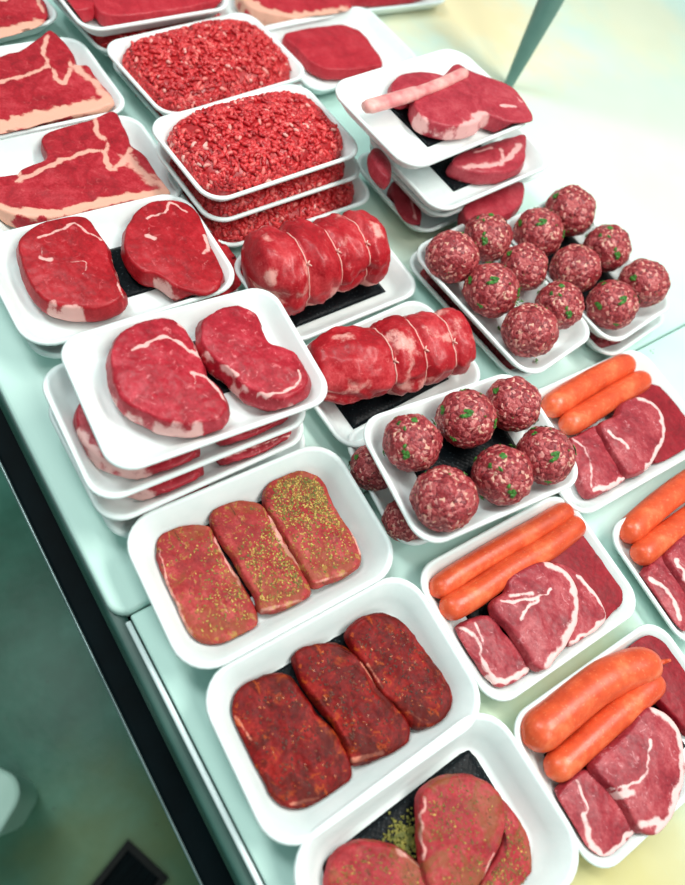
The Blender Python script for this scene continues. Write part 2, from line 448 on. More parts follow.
def flakes(name, parent, n, size, mat, seed=0, tow=None, lift=.0006, aspect=1.8, rmax=.93):
    """small seeds or herb scraps strewn over a cut's top, one mesh"""
    P, C, z, nrm = o_surface[parent.name]
    r = random.Random(seed); V = []; Fc = []
    me = parent.data
    n_ring = len(P); co = [v.co for v in me.vertices]
    for _ in range(n):
        k = r.randrange(n_ring); t = math.sqrt(r.random())*rmax
        ring = int(t*26); a = co[ring*n_ring+k]
        if tow is not None:
            if (a.x*tow[0]+a.y*tow[1])/.045 < r.gauss(.45, .35): continue
        elif noise.noise(Vector((a.x*34+seed//10, a.y*34, 3.3)))+.25 < r.random()*.7-.1: continue
        c = a + Vector((r.uniform(-1, 1), r.uniform(-1, 1), 0))*.001
        s = size*r.uniform(.5, 1.2); an = r.random()*PI
        ca, sa = math.cos(an), math.sin(an); b0 = len(V)
        for i in range(6):
            th = i*PI/3; x = math.cos(th)*s*aspect*r.uniform(.7, 1.2); y = math.sin(th)*s*r.uniform(.7, 1.2)
            V.append((c.x+ca*x-sa*y, c.y+sa*x+ca*y, c.z+lift*.2+r.uniform(-.0003, .0004)))
        V.append((c.x, c.y, c.z+lift+s*.5))
        for i in range(6): Fc.append((b0+i, b0+(i+1) % 6, b0+6))
    o = mesh_obj(name, V, Fc, mat)
    o.parent = parent
    o['kind'] = 'stuff'
    return o
def tube(path, rad, n=10, caps=True, squash=1.0):
    """path (k,3), rad list -> verts, faces"""
    path = np.array(path); k = len(path); T = np.gradient(path, axis=0); T /= np.linalg.norm(T, axis=1)[:, None]
    up = np.array([0, 0, 1.0]); V = []; Fc = []
    if abs(T[0][2]) > .9: up = np.array([1., 0, 0])
    for i in range(k):
        a = np.cross(up, T[i]); a /= np.linalg.norm(a); b = np.cross(T[i], a)
        for j in range(n):
            th = 2*PI*j/n
            V.append(path[i]+rad[i]*(math.cos(th)*a+math.sin(th)*b*squash))
    for i in range(k-1):
        for j in range(n):
            p, q = i*n+j, i*n+(j+1) % n
            Fc.append((p, q, q+n, p+n))
    if caps:
        Fc.append(tuple(reversed(range(n)))); Fc.append(tuple((k-1)*n+j for j in range(n)))
    return V, Fc

# ------------------------------------------------------------------ setting: floor, tables
def floor_mat():
    t = NT('green_floor')
    c = t.ramp(t.noise(3.2, 5, .6), [(.3, srgb(34, 82, 62)), (.5, srgb(58, 116, 96)), (.7, srgb(92, 154, 136))])
    # yellow grease stain beside the drain and rust round it
    sc = px(118, 862, -TZ)
    vm = t.n('ShaderNodeVectorMath', operation='DISTANCE'); t.l(t.tc.outputs['Object'], vm.inputs[0]); vm.inputs[1].default_value = (sc[0], sc[1], 0)
    dd = t.math('ADD', vm.outputs['Value'], t.math('MULTIPLY', t.math('SUBTRACT', t.noise(7, 4), .5), .25))
    st = t.math('SUBTRACT', 1.0, t.step(dd, .03, .26))
    c = t.mix(t.math('MULTIPLY', st, .62), c, srgb(120, 128, 72))
    sp = t.step(t.noise(38, 3), .70, .76)
    c = t.mix(t.math('MULTIPLY', sp, .7), c, srgb(70, 40, 36))
    return t.fin(c, .42, t.bump(t.noise(60, 4), .3, .002), spec=.4)
fl = box('floor', -5, 5, -5, 5, -.05, 0, floor_mat(), bev=0); tag(fl, kind='structure')

def GEO(t):
    return t.n('ShaderNodeNewGeometry').outputs['Position']
def board_mat(name, stains):
    t = NT(name)
    base = t.ramp(t.noise(3.0, 4), [(.3, srgb(186, 222, 212)), (.7, srgb(212, 236, 229))])
    c = base
    for (u, v, r0, r1, col, amt, ns) in stains:
        q = px(u, v, 0)
        vm = t.n('ShaderNodeVectorMath', operation='DISTANCE'); t.l(GEO(t), vm.inputs[0]); vm.inputs[1].default_value = (q[0], q[1], TZ)
        dd = t.math('ADD', vm.outputs['Value'], t.math('MULTIPLY', t.math('SUBTRACT', t.noise(ns, 5, .6), .5), (r1-r0)*1.4))
        c = t.mix(t.math('MULTIPLY', t.math('SUBTRACT', 1.0, t.step(dd, r0, r1)), amt), c, col)
    # knife scratches
    mp = t.n('ShaderNodeMapping'); mp.inputs['Scale'].default_value = (3, 60, 1); t.l(t.tc.outputs['Object'], mp.inputs[0])
    s = t.noise(6, 5, .7, vec=mp.outputs[0])
    c = t.mix(t.math('MULTIPLY', t.step(s, .60, .75), .12), c, srgb(170, 200, 190))
    r = t.math('ADD', t.math('MULTIPLY', t.noise(12, 3), .25), .38)
    return t.fin(c, r, t.bump(s, .08, .0008), spec=.3)
CREAM = srgb(240, 214, 158)
M_BOARD = board_mat('white_board', [(620, 110, .10, .42, srgb(228, 232, 206), .55, 5), (470, 10, .02, .28, CREAM, .75, 8), (640, 20, .05, .22, srgb(236, 226, 190), .6, 8), (660, 200, .02, .22, srgb(232, 232, 200), .45, 6), (420, 225, .02, .10, srgb(214, 208, 176), .6, 10), (320, 20, .02, .1, srgb(214, 190, 160), .6, 10)])
M_TABLE = board_mat('steel_blue_table', [(640, 860, .03, .20, srgb(198, 190, 138), .95, 7), (600, 720, .03, .14, srgb(194, 196, 150), .85, 7), (560, 880, .03, .12, srgb(196, 186, 120), .8, 9), (480, 730, .01, .07, srgb(196, 206, 170), .6, 9)])
M_EDGE = simple('polished_edge', srgb(224, 238, 238), srgb(240, 250, 250), .12, 20, spec=.9, bump=.02)
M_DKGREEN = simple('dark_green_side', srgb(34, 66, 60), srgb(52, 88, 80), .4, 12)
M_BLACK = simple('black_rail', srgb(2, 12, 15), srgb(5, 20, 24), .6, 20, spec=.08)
M_GREYMET = simple('grey_metal', srgb(110, 130, 128), srgb(150, 170, 168), .35, 15, metal=.6)

e0 = px(130, 625, 0); e1 = px(255, 875, 0); b0 = px(0, 390, 0); b1 = px(105, 600, 0)
Y_T = (e0[1]+e1[1])/2; Y_B = (b0[1]+b1[1])/2
xs = px(118, 618, 0)[0]                        # where the board ends
print('EDGE', e0, e1, b0, b1, 'seam x', xs)
STEP = .006
bl = [[(x, y, z) for x, y in rrect(xs+1.6-2*i_, 2.3-Y_B-2*i_, .016-i_, 8)] for i_, z in ((.003, -.018), (0, -.015), (0, -.004), (.0012, -.0012), (.004, 0))]
V, Fc = loft(bl); board = mesh_obj('cutting_board', V, Fc, M_BOARD); board.location = ((xs-1.6)/2, (2.3+Y_B)/2, TZ)
tag(board, 'white cutting board with cream stains holding most of the meat trays', 'cutting board')
tb = empty('prep_table', (0, .5, 0))
tag(tb, 'pale mint prep table with a bright raised front edge under the trays', 'table')
def under(o): o.parent = tb; o.location = tuple(-Vector(tb.location)); return o
ZT = TZ-STEP
under(box('tabletop', xs+.0012, 1.6, Y_T+.004, 2.3, ZT-.03, ZT, M_TABLE, bev=.002))
under(box('tabletop_base', -1.6, xs-.0005, Y_T+.02, 2.3, TZ-.05, TZ-.0185, M_TABLE, bev=.002))
# raised bead along the front edge
n = 24; P_ = [(xs+.006+(1.6-xs-.006)*i/n, Y_T, ZT+.001) for i in range(n+1)]
V, Fc = tube(P_, [.0024]*(n+1), 12)
under(mesh_obj('edge_bead', V, Fc, M_EDGE))
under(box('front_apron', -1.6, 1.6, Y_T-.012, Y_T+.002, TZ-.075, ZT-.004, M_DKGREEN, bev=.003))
for x in (-1.45, 1.45):
    for y in (Y_T+.09, 2.2):
        under(box('leg', x-.025, x+.025, y-.025, y+.025, 0, TZ-.076 if y < .7 else TZ-.05, M_GREYMET))
ra = px(94, 662, -.16); rb = px(206, 885, -.16)
yr = (ra[1]+rb[1])/2
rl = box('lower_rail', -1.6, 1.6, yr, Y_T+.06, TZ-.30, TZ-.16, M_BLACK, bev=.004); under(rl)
V, Fc = tube([(x, yr-.001, TZ-.163) for x in np.linspace(-1.6, 1.6, 12)], [.0018]*12, 8)
trm = mesh_obj('rail_trim', V, Fc, M_GREYMET); trm.parent = rl; under_l = Vector((0, 0, 0))
# floor drain
dz = -TZ
dc = px(128, 884, dz)
dr = empty('floor_drain', (dc[0], dc[1], 0)); dr.rotation_euler = (0, 0, .35)
tag(dr, 'black square drain cover set in the stained green floor', 'drain')
f_ = []
M_DRAIN = simple('drain_metal', srgb(8, 10, 10), srgb(24, 26, 24), .4, 40, spec=.2)
V, Fc = [], []
def addbox(V, Fc, x0, x1, y0, y1, z0, z1):
    b = len(V)
    V += [(x, y, z) for z in (z0, z1) for y in (y0, y1) for x in (x0, x1)]
    Fc += [tuple(b+i for i in q) for q in ((0, 2, 3, 1), (4, 5, 7, 6), (0, 1, 5, 4), (2, 6, 7, 3), (0, 4, 6, 2), (1, 3, 7, 5))]
w_ = .05
for q in ((-w_, w_, -w_, -w_+.012), (-w_, w_, w_-.012, w_), (-w_, -w_+.012, -w_+.012, w_-.012), (w_-.012, w_, -w_+.012, w_-.012)): addbox(V, Fc, *q, 0, .012)
mesh_obj('frame', V, Fc, M_DRAIN, dr, smooth=False)
V, Fc = [], []
for i in range(5): addbox(V, Fc, -w_+.018+i*.0155, -w_+.021+i*.0155, -w_+.012, w_-.012, .004, .009)
addbox(V, Fc, -w_+.012, w_-.012, -w_+.012, w_-.012, .0005, .002)
mesh_obj('grate', V, Fc, M_BLACK, dr, smooth=False)
# pale tub at the left
tc_ = px(-30, 800, -.62)
tbV = []
lp = [[(x, y, z) for x, y in rrect(.12*k, .10*k, .035*k, 8)] for k, z in ((.80, 0), (.84, .004), (.97, .26), (1.03, .265), (1.03, .277), (1.0, .281), (.9, .283))]
V, Fc = loft(lp)
tub = mesh_obj('plastic_tub', V, Fc, simple('pale_green_plastic', srgb(176, 214, 198), srgb(190, 224, 210), .45, 10))
tub.location = (tc_[0], tc_[1], 0); tub.rotation_euler = (0, 0, .6)
tag(tub, 'pale green plastic tub with a rounded corner standing on the floor', 'tub')
# tapered post
pb = px(508, 86, 0)
hs = [0, .003, .05, .12, .22, .5]; rs = [.0075, .0075, .0115, .0165, .022, .034]
V, Fc = tube([(pb[0], pb[1], TZ+h) for h in hs], rs, 20)
post = mesh_obj('support_post', V, Fc, simple('grey_green_post', srgb(84, 122, 114), srgb(100, 138, 130), .35, 12))
tag(post, 'grey green tapered post rising from the board behind the lamb chop trays', 'post')
# ------------------------------------------------------------------ contents makers
def mince(f, label, lx=1.08, wy=1.12, hgt=.03, n=900, seed=0, mat=None, rim_only=0, group='packs of minced meat', name='minced_meat', wr=.0021):
    r = random.Random(seed); a, b = (f.L-.030)*lx/2, (f.W-.030)*wy/2
    V = []; Fc = []; tone = []
    def hh(x, y):
        q = (abs(x/a)**3.6+abs(y/b)**3.6)
        lump = noise.noise(Vector((x*28, y*28, seed)))*.0035 + noise.noise(Vector((x*70, y*70, seed+5)))*.0015
        return .004+max(0, 1-q)**.45*(hgt+lump-.004)
    N1, N2 = 48, 34
    for j in range(N2+1):
        for i in range(N1+1):
            u, v = i/N1*2-1, j/N2*2-1
            x = a*u*math.sqrt(1-v*v*.18); y = b*v*math.sqrt(1-u*u*.18)
            V.append((x, y, hh(x, y)*.96)); tone.append(.12)
    for j in range(N2):
        for i in range(N1):
            k = j*(N1+1)+i; Fc.append((k, k+1, k+N1+2, k+N1+1))
    for _ in range(n):
        while True:
            x, y = r.uniform(-a, a), r.uniform(-b, b)
            q = abs(x/a)**3.6+abs(y/b)**3.6
            if q > .985: continue
            if rim_only and q < rim_only: continue
            if _ % 3 == 0 and q < .78: continue
            break
        z = hh(x, y)
        e = .001; gx = (hh(x+e, y)-hh(x-e, y))/(2*e); gy = (hh(x, y+e)-hh(x, y-e))/(2*e)
        nv = Vector((-gx, -gy, 1)).normalized()
        d = Vector((r.uniform(-1, 1), r.uniform(-1, 1), r.uniform(-1, 1))); d = (d - nv*d.dot(nv)*r.uniform(.5, 1)).normalized()
        sd = nv.cross(d)
        Ls = r.uniform(.005, .012); cur = r.uniform(-.5, .5); R_ = wr*r.uniform(.8, 1.25)
        p = []
        for k in range(5):
            t = k/4-.5
            c = Vector((x, y, z)) + d*(t*Ls) + sd*(cur*Ls*(t*t-.1)) + nv*(R_*.15 - abs(t)*R_*.9)
            p.append(c)
        vv, ff = tube([tuple(c) for c in p], [R_*.45, R_*.95, R_, R_*.95, R_*.45], 6)
        o0 = len(V); V += [tuple(c) for c in vv]; Fc += [tuple(i+o0 for i in q) for q in ff]
        tn = min(1, max(0, r.gauss(.42, .22))) if r.random() > .07 else r.uniform(.85, 1)
        tone += [tn]*len(vv)
    o = mesh_obj(name, V, Fc, mat or M_MINCE, attrs={'tone': tone, 'fat': [max(0, t-.5) for t in tone]})
    o.location = (f.c[0], f.c[1], TZ+f.floor); o.rotation_euler = (0, 0, f.ang)
    tag(o, label, 'mince', group)
    return o

ball_meshes = []
BR_ = .028
def make_ball(i):
    bm = bmesh.new(); bmesh.ops.create_icosphere(bm, subdivisions=5, radius=BR_)
    for v in bm.verts:
        n_ = v.co.normalized()
        d = noise.fractal(n_*2.0+Vector((i*5, 0, 0)), 1, 2, 3)*.0022 + abs(noise.noise(n_*9+Vector((i, 3, 0))))*-.0014 + noise.noise(n_*20+Vector((0, i, 0)))*.0006
        v.co = n_*(BR_+d)
        v.co.z *= .93
    me = bpy.data.meshes.new('meatball'); bm.to_mesh(me); bm.free(); me.materials.append(M_BALL)
    me.polygons.foreach_set('use_smooth', [True]*len(me.polygons))
    r = random.Random(i+40); V = []; Fc = []
    for _ in range(16):
        c = Vector((r.gauss(0, 1), r.gauss(0, 1), r.gauss(.2, .8))).normalized()
        t = c.orthogonal().normalized(); s = c.cross(t); sz = r.choice([.0010, .0014, .0020, .0034])
        for q in range(1 if sz < .002 else 4):
            b0 = len(V); cc = c*(BR_*1.0+.0002*q) + t*r.uniform(-1, 1)*sz*(q > 0) + s*r.uniform(-1, 1)*sz*(q > 0)
            hh = Vector((0, 0, 0)); an = r.random()*6
            for k in range(7):
                th = k*2*PI/7+an; w = sz*r.uniform(.6, 1.2)
                p = cc + t*math.cos(th)*w + s*math.sin(th)*w*.7 + c*r.uniform(-.0004, .0004)
                p = Vector(p); V.append((p.x, p.y, p.z*.93))
            p = cc+c*.0009; V.append((p.x, p.y, p.z*.93))
            for k in range(7): Fc.append((b0+k, b0+(k+1) % 7, b0+7))
    pm = bpy.data.meshes.new('parsley_flecks'); pm.from_pydata(V, [], Fc); pm.materials.append(M_LEAF)
    return me, pm
for i in range(4): ball_meshes.append(make_ball(i))
def ball(u, v, r_px, f, label, i, group='parsley meatballs'):
    """centre and radius in photo points, resting in tray f"""
    r = .028
    for _ in range(6):
        P = px(u, v, f.floor+r*.93); r = r_px*depth(P)/F_PX
    me, pm = ball_meshes[i % 4]
    o = bpy.data.objects.new('meatball', me); COL.objects.link(o)
    o.location = tuple(P); o.rotation_euler = (0, 0, i*1.7); o.scale = (r/BR_*.985,)*3
    tag(o, label, 'meatball', group)
    c = bpy.data.objects.new('parsley_flecks', pm); COL.objects.link(c); c.parent = o; c['kind'] = 'stuff'
    return o

def sausage(pts, r_px, z_c, label, group='sausages', squash=1.0, nub=False, flat=.75, n=34):
    """centre line in photo points at height z_c"""
    path = catmull_open([px(u, v, z_c) for u, v in pts], n)
    R_ = 1.16*r_px*depth(path[n//2])/F_PX
    L = np.linalg.norm(path[-1]-path[0])
    s = np.linspace(0, 1, n); end = R_*1.25/L
    rad = []
    for q in s:
        d = min(q, 1-q)/end
        rad.append(R_*(math.sqrt(max(0.012, 1-(1-min(1, d))**2)))*(1+.05*noise.noise(Vector((q*6, pts[0][0], 0)))))
    # denser ends
    s2 = .5-.5*np.cos(s*PI); path = np.stack([np.interp(s2, s, path[:, k]) for k in range(3)], 1); rad = np.interp(s2, s, rad)
    V, Fc = tube(path, rad, 22, squash=squash)
    o = mesh_obj('sausage', V, Fc, M_SAUSAGE, origin=path[n//2])
    tag(o, label, 'sausage', group)
    if nub:
        e = path[-1]; d = (path[-1]-path[-4]); d /= np.linalg.norm(d)
        q = [e-d*R_*.15, e+d*.003+np.array([0, 0, .001]), e+d*.006+np.array([0, 0, .004]), e+d*.007+np.array([0, 0, .008])]
        V, Fc = tube(np.array(q)-path[n//2], [.0035, .0026, .002, .0014], 8)
        c = mesh_obj('casing_end', V, Fc, M_SAUSAGE); c.parent = o
    return o

def roast(pts, r_px, f, label, pinch, fatlines=(), seed=0, vs=.86):
    n = 90; nA = 64
    r0 = r_px[len(r_px)//2]*(depth(px(*pts[1], .04)))/F_PX
    zc = f.floor+r0*vs
    path = catmull_open([px(u, v, zc) for u, v in pts], n)
    k = depth(path[n//2])/F_PX
    rr = np.interp(np.linspace(0, 1, n), np.linspace(0, 1, len(r_px)), r_px)*k
    T = np.gradient(path, axis=0); T /= np.linalg.norm(T, axis=1)[:, None]
    V = []; fat = []; lim = [0]+list(pinch)+[1]
    for i in range(n):
        s = i/(n-1); rad = rr[i]
        d = min(s, 1-s); e = rad*.38/np.linalg.norm(path[-1]-path[0])
        q = min(1, d/e); rad *= math.sqrt(max(0, 1-(1-q)**2.4))*.98+.02
        # lobes between strings
        for a, b in zip(lim[:-1], lim[1:]):
            if a <= s <= b:
                t = (s-a)/(b-a)
                pin = 1.02-.17*((1-math.sin(t*PI))**2.2)
        if q < 1: pin = max(pin, .97)
        rad *= pin
        a_ = np.cross([0, 0, 1.], T[i]); a_ /= np.linalg.norm(a_); b_ = np.cross(T[i], a_)
        for j in range(nA):
            th = 2*PI*j/nA
            p = Vector((math.cos(th)*1.3+seed*9, math.sin(th)*1.3, s*5.5))
            w = 1+.13*noise.noise(p)+.07*noise.noise(p*3.1)+.026*noise.noise(p*8)
            # a fold running along the side
            fo = abs(((th-(3.35+.5*math.sin(s*4+seed))+PI) % (2*PI))-PI)
            w -= .16*math.exp(-(fo/.14)**2)*(0.5+.5*math.sin(s*9+seed*2))
            fe_ = abs(((th-(2.75+seed*.15)+PI) % (2*PI))-PI); en = math.exp(-(s/.2)**2)
            w -= .22*math.exp(-(fe_/.16)**2)*en
            c = path[i]+rad*w*(math.cos(th)*a_+math.sin(th)*b_*vs)
            c[2] = max(c[2], TZ+f.floor+.0028)
            V.append(c)
            fv = .62*max(0, noise.noise(Vector((math.cos(th)*1.6+seed*3, math.sin(th)*1.6, s*9))))*1.9
            if 3.45 < th < 4.3 and s > .3: fv = max(fv, .85)
            fv = max(fv, .9*math.exp(-((fe_-.12)/.14)**2)*en)
            fat.append(fv)
    Fc = []
    for i in range(n-1):
        for j in range(nA):
            p, q = i*nA+j, i*nA+(j+1) % nA
            Fc.append((p, q, q+nA, p+nA))
    Fc.append(tuple(reversed(range(nA)))); Fc.append(tuple((n-1)*nA+j for j in range(nA)))
    org = path[n//2]
    o = mesh_obj('rolled_roast', V, Fc, M_ROAST, attrs={'fat': fat}, origin=org); tag(o, label, 'roast', 'rolled roasts tied with string')
    for pi in pinch:
        i = int(pi*(n-1)); ring = np.array(V[i*nA:(i+1)*nA]); cc = ring.mean(0); pp = cc+(ring-cc)*1.012
        rv, rf = [], []
        nrm_ = T[i]
        for j in range(nA):
            out = (ring[j]-cc); out /= np.linalg.norm(out)
            for q in range(6):
                th = 2*PI*q/6; rv.append(pp[j]+.0008*(math.cos(th)*out+math.sin(th)*nrm_)-org)
        for j in range(nA):
            for q in range(6):
                a, b = j*6+q, j*6+(q+1) % 6; c_, d_ = ((j+1) % nA)*6+q, ((j+1) % nA)*6+(q+1) % 6
                rf.append((a, b, d_, c_))
        # knot with two loose tails
        jt = max(range(nA), key=lambda j: ring[j][2]-abs(ring[j][0]-cc[0])*.2 + (ring[j]@(-np.array(UP)))*.0)
        kp = pp[(jt+6) % nA]
        for dv in ((.004, .003, .001), (-.003, .005, .001), (.001, .001, .003)):
            tv, tf = tube([kp-org, kp-org+np.array(dv)*.6+[0, 0, .001], kp-org+np.array(dv)], [.0012, .001, .0007], 6)
            b0 = len(rv); rv += list(tv); rf += [tuple(x+b0 for x in q) for q in tf]
        st = mesh_obj('string', rv, rf, M_STRING); st.parent = o
    return o

# ------------------------------------------------------------------ trays and what is in them
# A. left column: bone-in steaks
ZB = .030
t0 = tray(tray_fit([None, None, (66, 18), (0, 35)], ZB, anchor=2), .022, 'white tray under the partly cropped bone-in steak, top left corner')
t1 = tray(tray_fit([None, None, (133, 109), (0, 137)], ZB, anchor=2), .022, 'white tray under the bone-in steak by the left edge, second from the top left corner')
t2 = tray(tray_fit([None, (134, 111), (194, 197), None], ZB-.004, anchor=1), .022, 'white tray under the whole T-bone steak on the left, nearest of its column')
pad_in(t2, 'black pad peeping out left of the nearest T-bone steak', .8, .6)
zt = t0.floor+.022
slab('tbone_steak', [(-60, 0), (-40, -25), (0, -30), (30, -18), (44, 0), (48, 18), (40, 27), (0, 40), (-40, 50)], zt, .020, M_TBONE,
     fat=[([(-40, 44), (0, 35), (40, 24)], 7, 1, 1), ([(0, 2), (30, -6), (44, 12)], 2.5, .9)], label='bone-in steak cropped by the top left corner of the view', cat='steak', group='bone-in steaks', seed=1)
z3 = Zm(0, 0, .2597)
zt = t1.floor+.022
slab('tbone_steak', z3([(-200, 540), (-220, 300), (0, 215), (80, 190), (150, 140), (192, 112), (240, 150), (280, 200), (292, 245), (340, 250), (380, 310), (425, 360), (442, 392), (400, 408), (340, 430), (180, 476), (0, 522)]), zt, .020, M_TBONE,
     fat=[(z3([(-150, 545), (0, 488), (180, 455), (340, 412), (430, 390)]), 9, 1, 1), (z3([(0, 322), (100, 292), (190, 262), (215, 300), (240, 328), (268, 285), (265, 235)]), 2.6, 1),
          (z3([(190, 262), (170, 200), (182, 140)]), 2.4, .9), (z3([(300, 262), (360, 320), (420, 388)]), 5.5, .95)],
     label='bone-in steak with beige fat rim at the left edge, between two similar steaks', cat='steak', group='bone-in steaks', seed=2)
z1 = Zm(0, 0, .3358)
zt = t2.floor+.024
slab('tbone_steak', z1([(-60, 560), (-20, 522), (20, 535), (50, 533), (62, 503), (138, 468), (122, 412), (170, 382), (270, 354), (340, 330), (372, 385), (390, 430), (430, 460), (470, 520), (508, 575), (440, 588), (330, 608), (180, 643), (60, 643), (-20, 615), (-80, 600)]), zt, .020, M_TBONE,
     fat=[(z1([(50, 540), (120, 512), (210, 472), (300, 452), (318, 490), (335, 512), (365, 482), (388, 442)]), 3.0, 1), (z1([(285, 352), (290, 400), (322, 430), (308, 458)]), 2.6, 1),
          (z1([(-60, 600), (60, 632), (180, 632), (330, 597), (500, 572)]), 5, 1, 1), (z1([(385, 475), (430, 520), (500, 570)]), 8, .9), (z1([(55, 505), (60, 540)]), 3, .9)],
     label='whole T-bone steak on the left with pink fat on its right end', cat='steak', group='bone-in steaks', seed=3, nA=190)

# B. ribeye pair stack, left
CS = [(-28.7, 239.6), (174.6, 188.8), (251, 291), (31.8, 342)]
fs = tray_fit(CS, .046, L=.219)
fs2 = tray_fit([(u+7, v+14) for u, v in CS], .021, L=fs.L, W=fs.W)
tray(fs2, .021, 'white tray at the bottom of the stack of two by the left edge')
tray(fs, .021, 'white tray holding two dark red steaks side by side at the left edge', r=.03)
fat0 = slab('steak', [(60, 280), (110, 262), (150, 290), (150, 320), (90, 335), (50, 315)], fs2.floor+.021, .019, M_STEAK, label='dark red steak squeezed between the two trays at the left edge', cat='steak', group='boneless steaks')
fat0 = slab('steak', [(150, 235), (200, 225), (240, 260), (238, 290), (180, 305), (150, 280)], fs2.floor+.021, .019, M_STEAK, label='dark red steak end glimpsed under the right corner of the two-steak tray', cat='steak', group='boneless steaks')
pad_in(fs, 'black pad between the two dark red steaks at the left', .62, .62, .01, 0)
z4 = Zm(0, 180, .3504)
zt = fs.floor+.026
slab('steak', z4([(55, 172), (105, 128), (180, 104), (240, 104), (275, 140), (300, 180), (315, 230), (330, 280), (352, 322), (300, 358), (215, 362), (130, 342), (92, 300), (62, 235)]), zt, .022, M_STEAK,
     fat=[(z4([(110, 166), (165, 150), (212, 125), (245, 152), (288, 168)]), 1.9, .95), (z4([(120, 228), (140, 232)]), 2.6, .95), (z4([(205, 240), (245, 240), (240, 275)]), 1.3, .7),
          (z4([(142, 356), (180, 368), (228, 372)]), 5.5, 1), (z4([(322, 205), (340, 300), (352, 325)]), 1.5, .8), (z4([(120, 175), (125, 228)]), 1.0, .5)],
     label='left of the two dark red steaks in the leftmost tray', cat='steak', group='boneless steaks', dome=.003, flare=.003, seed=4, nA=180, nR=32)
slab('steak', z4([(354, 180), (362, 130), (400, 80), (450, 56), (520, 58), (562, 90), (582, 130), (600, 180), (622, 228), (637, 268), (622, 306), (570, 322), (505, 305), (450, 270), (405, 258), (368, 222)]), zt, .022, M_STEAK,
     fat=[(z4([(418, 112), (470, 95), (490, 65), (530, 92)]), 1.6, .95), (z4([(420, 112), (424, 168)]), 1.1, .6), (z4([(418, 166), (436, 174)]), 2.6, .95), (z4([(580, 160), (597, 192), (580, 214)]), 2.6, .9),
          (z4([(448, 282), (475, 300), (500, 318)]), 5, 1), (z4([(600, 225), (582, 240)]), 1.2, .7)],
     label='right of the two dark red steaks in the leftmost tray, beside the minced beef', cat='steak', group='boneless steaks', dome=.003, flare=.003, seed=5, nA=180, nR=32)

# C. ribeye stack of four
CR = [(62, 338), (260, 297), (337, 394), (118, 461.6)]
zr = [.021, .046, .071, .097]
offs = [(-12, 66), (-18, 48), (-20, 27), (0, 0)]
fr_top = tray_fit(CR, zr[3], L=.203, W=.136)
fr = []
nm = ['white tray at the bottom of the stack of four, barely showing', 'white tray third from the top of the stack of four',
      'white tray second from the top of the stack of four, shifted left', 'white tray topmost of the stack of four with two ribeye steaks']
for i in range(4):
    f = tray_fit([(u+offs[i][0], v+offs[i][1]) for u, v in CR], zr[i], L=fr_top.L*.99, W=fr_top.W)
    f.ang = fr_top.ang + (.09, .06, .03, 0)[i]
    tray(f, .021, nm[i], r=.024); fr.append(f)
lowl = [('steak', [(85, 440), (120, 420), (180, 440), (225, 478), (190, 500), (130, 492), (95, 470)]), ('steak', [(80, 408), (95, 380), (150, 390), (200, 430), (195, 462), (150, 475), (95, 445)])]
where = ['bottom', 'third', 'second']
for i in range(3):
    dx, dy = offs[i][0]-offs[2][0], offs[i][1]-offs[2][1]
    P1 = [(77+dx, 428+dy), (82+dx, 398+dy), (120+dx, 385+dy), (185+dx, 420+dy), (196+dx, 452+dy), (160+dx, 470+dy), (112+dx, 462+dy), (88+dx, 448+dy)]
    P2 = [(205+dx, 400+dy), (230+dx, 375+dy), (275+dx, 380+dy), (290+dx, 408+dy), (260+dx, 432+dy), (222+dx, 436+dy)]
    z_ = fr[i].floor+.0225
    slab('steak', P1, z_, .0215, M_RIB, fat=[([(77+dx, 430+dy), (100+dx, 458+dy), (150+dx, 474+dy)], 6, .9)], label='steak on the left of the %s tray of the stack of four' % (where[i]+(' from top' if i else '')), cat='steak', group='steaks inside the stack of four', seed=20+i, nR=14, flare=.003)
    if i: slab('steak', P2, z_, .0215, M_RIB, fat=[([(222+dx, 436+dy), (290+dx, 412+dy)], 1.5, .8)], label='steak on the right of the %s tray of the stack of four' % (where[i]+(' from top' if i else '')), cat='steak', group='steaks inside the stack of four', seed=30+i, nR=14)
f = fr[3]; pad_in(f, 'black pad between the two ribeye steaks on the stack of four', .7, .62, .01, .01)
z7 = Zm(40, 280, .438); zt = f.floor+.028
slab('ribeye_steak', z7([(163, 150), (190, 115), (240, 90), (290, 84), (328, 108), (350, 145), (366, 180), (376, 212), (410, 240), (424, 270), (424, 296), (400, 318), (340, 326), (282, 318), (240, 302), (202, 280), (172, 240), (160, 192)]), zt, .024, M_RIB,
     fat=[(z7([(215, 162), (250, 148), (292, 134), (330, 156), (366, 172)]), 2.3, 1), (z7([(350, 218), (380, 222), (398, 240), (422, 268)]), 2.2, .95), (z7([(195, 296), (240, 322), (300, 336), (365, 336)]), 6, 1),
          (z7([(318, 95), (350, 135), (362, 165)]), 2.2, .9), (z7([(380, 225), (356, 222), (350, 240)]), 1.4, .8), (z7([(158, 215), (172, 262)]), 2.6, .7)],
     label='left ribeye steak on the top tray of the stack of four, with fat streaks', cat='steak', group='ribeye steaks', dome=.004, flare=.0035, seed=6, nA=200, nR=36, rough_amp=.0016)
slab('ribeye_steak', z7([(370, 95), (400, 70), (450, 56), (490, 75), (505, 110), (522, 140), (555, 150), (586, 165), (602, 190), (612, 225), (598, 252), (545, 268), (490, 254), (456, 230), (432, 202), (400, 178), (372, 145)]), zt, .024, M_RIB,
     fat=[(z7([(372, 158), (402, 188), (432, 204), (452, 216)]), 2.0, 1), (z7([(428, 196), (455, 236), (500, 258), (558, 254), (590, 232), (592, 208)]), 1.7, .95), (z7([(470, 262), (520, 285), (580, 272)]), 1.5, .8)],
     label='right ribeye steak on the top tray of the stack of four', cat='steak', group='ribeye steaks', dome=.003, flare=.004, seed=7, nA=190, nR=34, rough_amp=.0016)

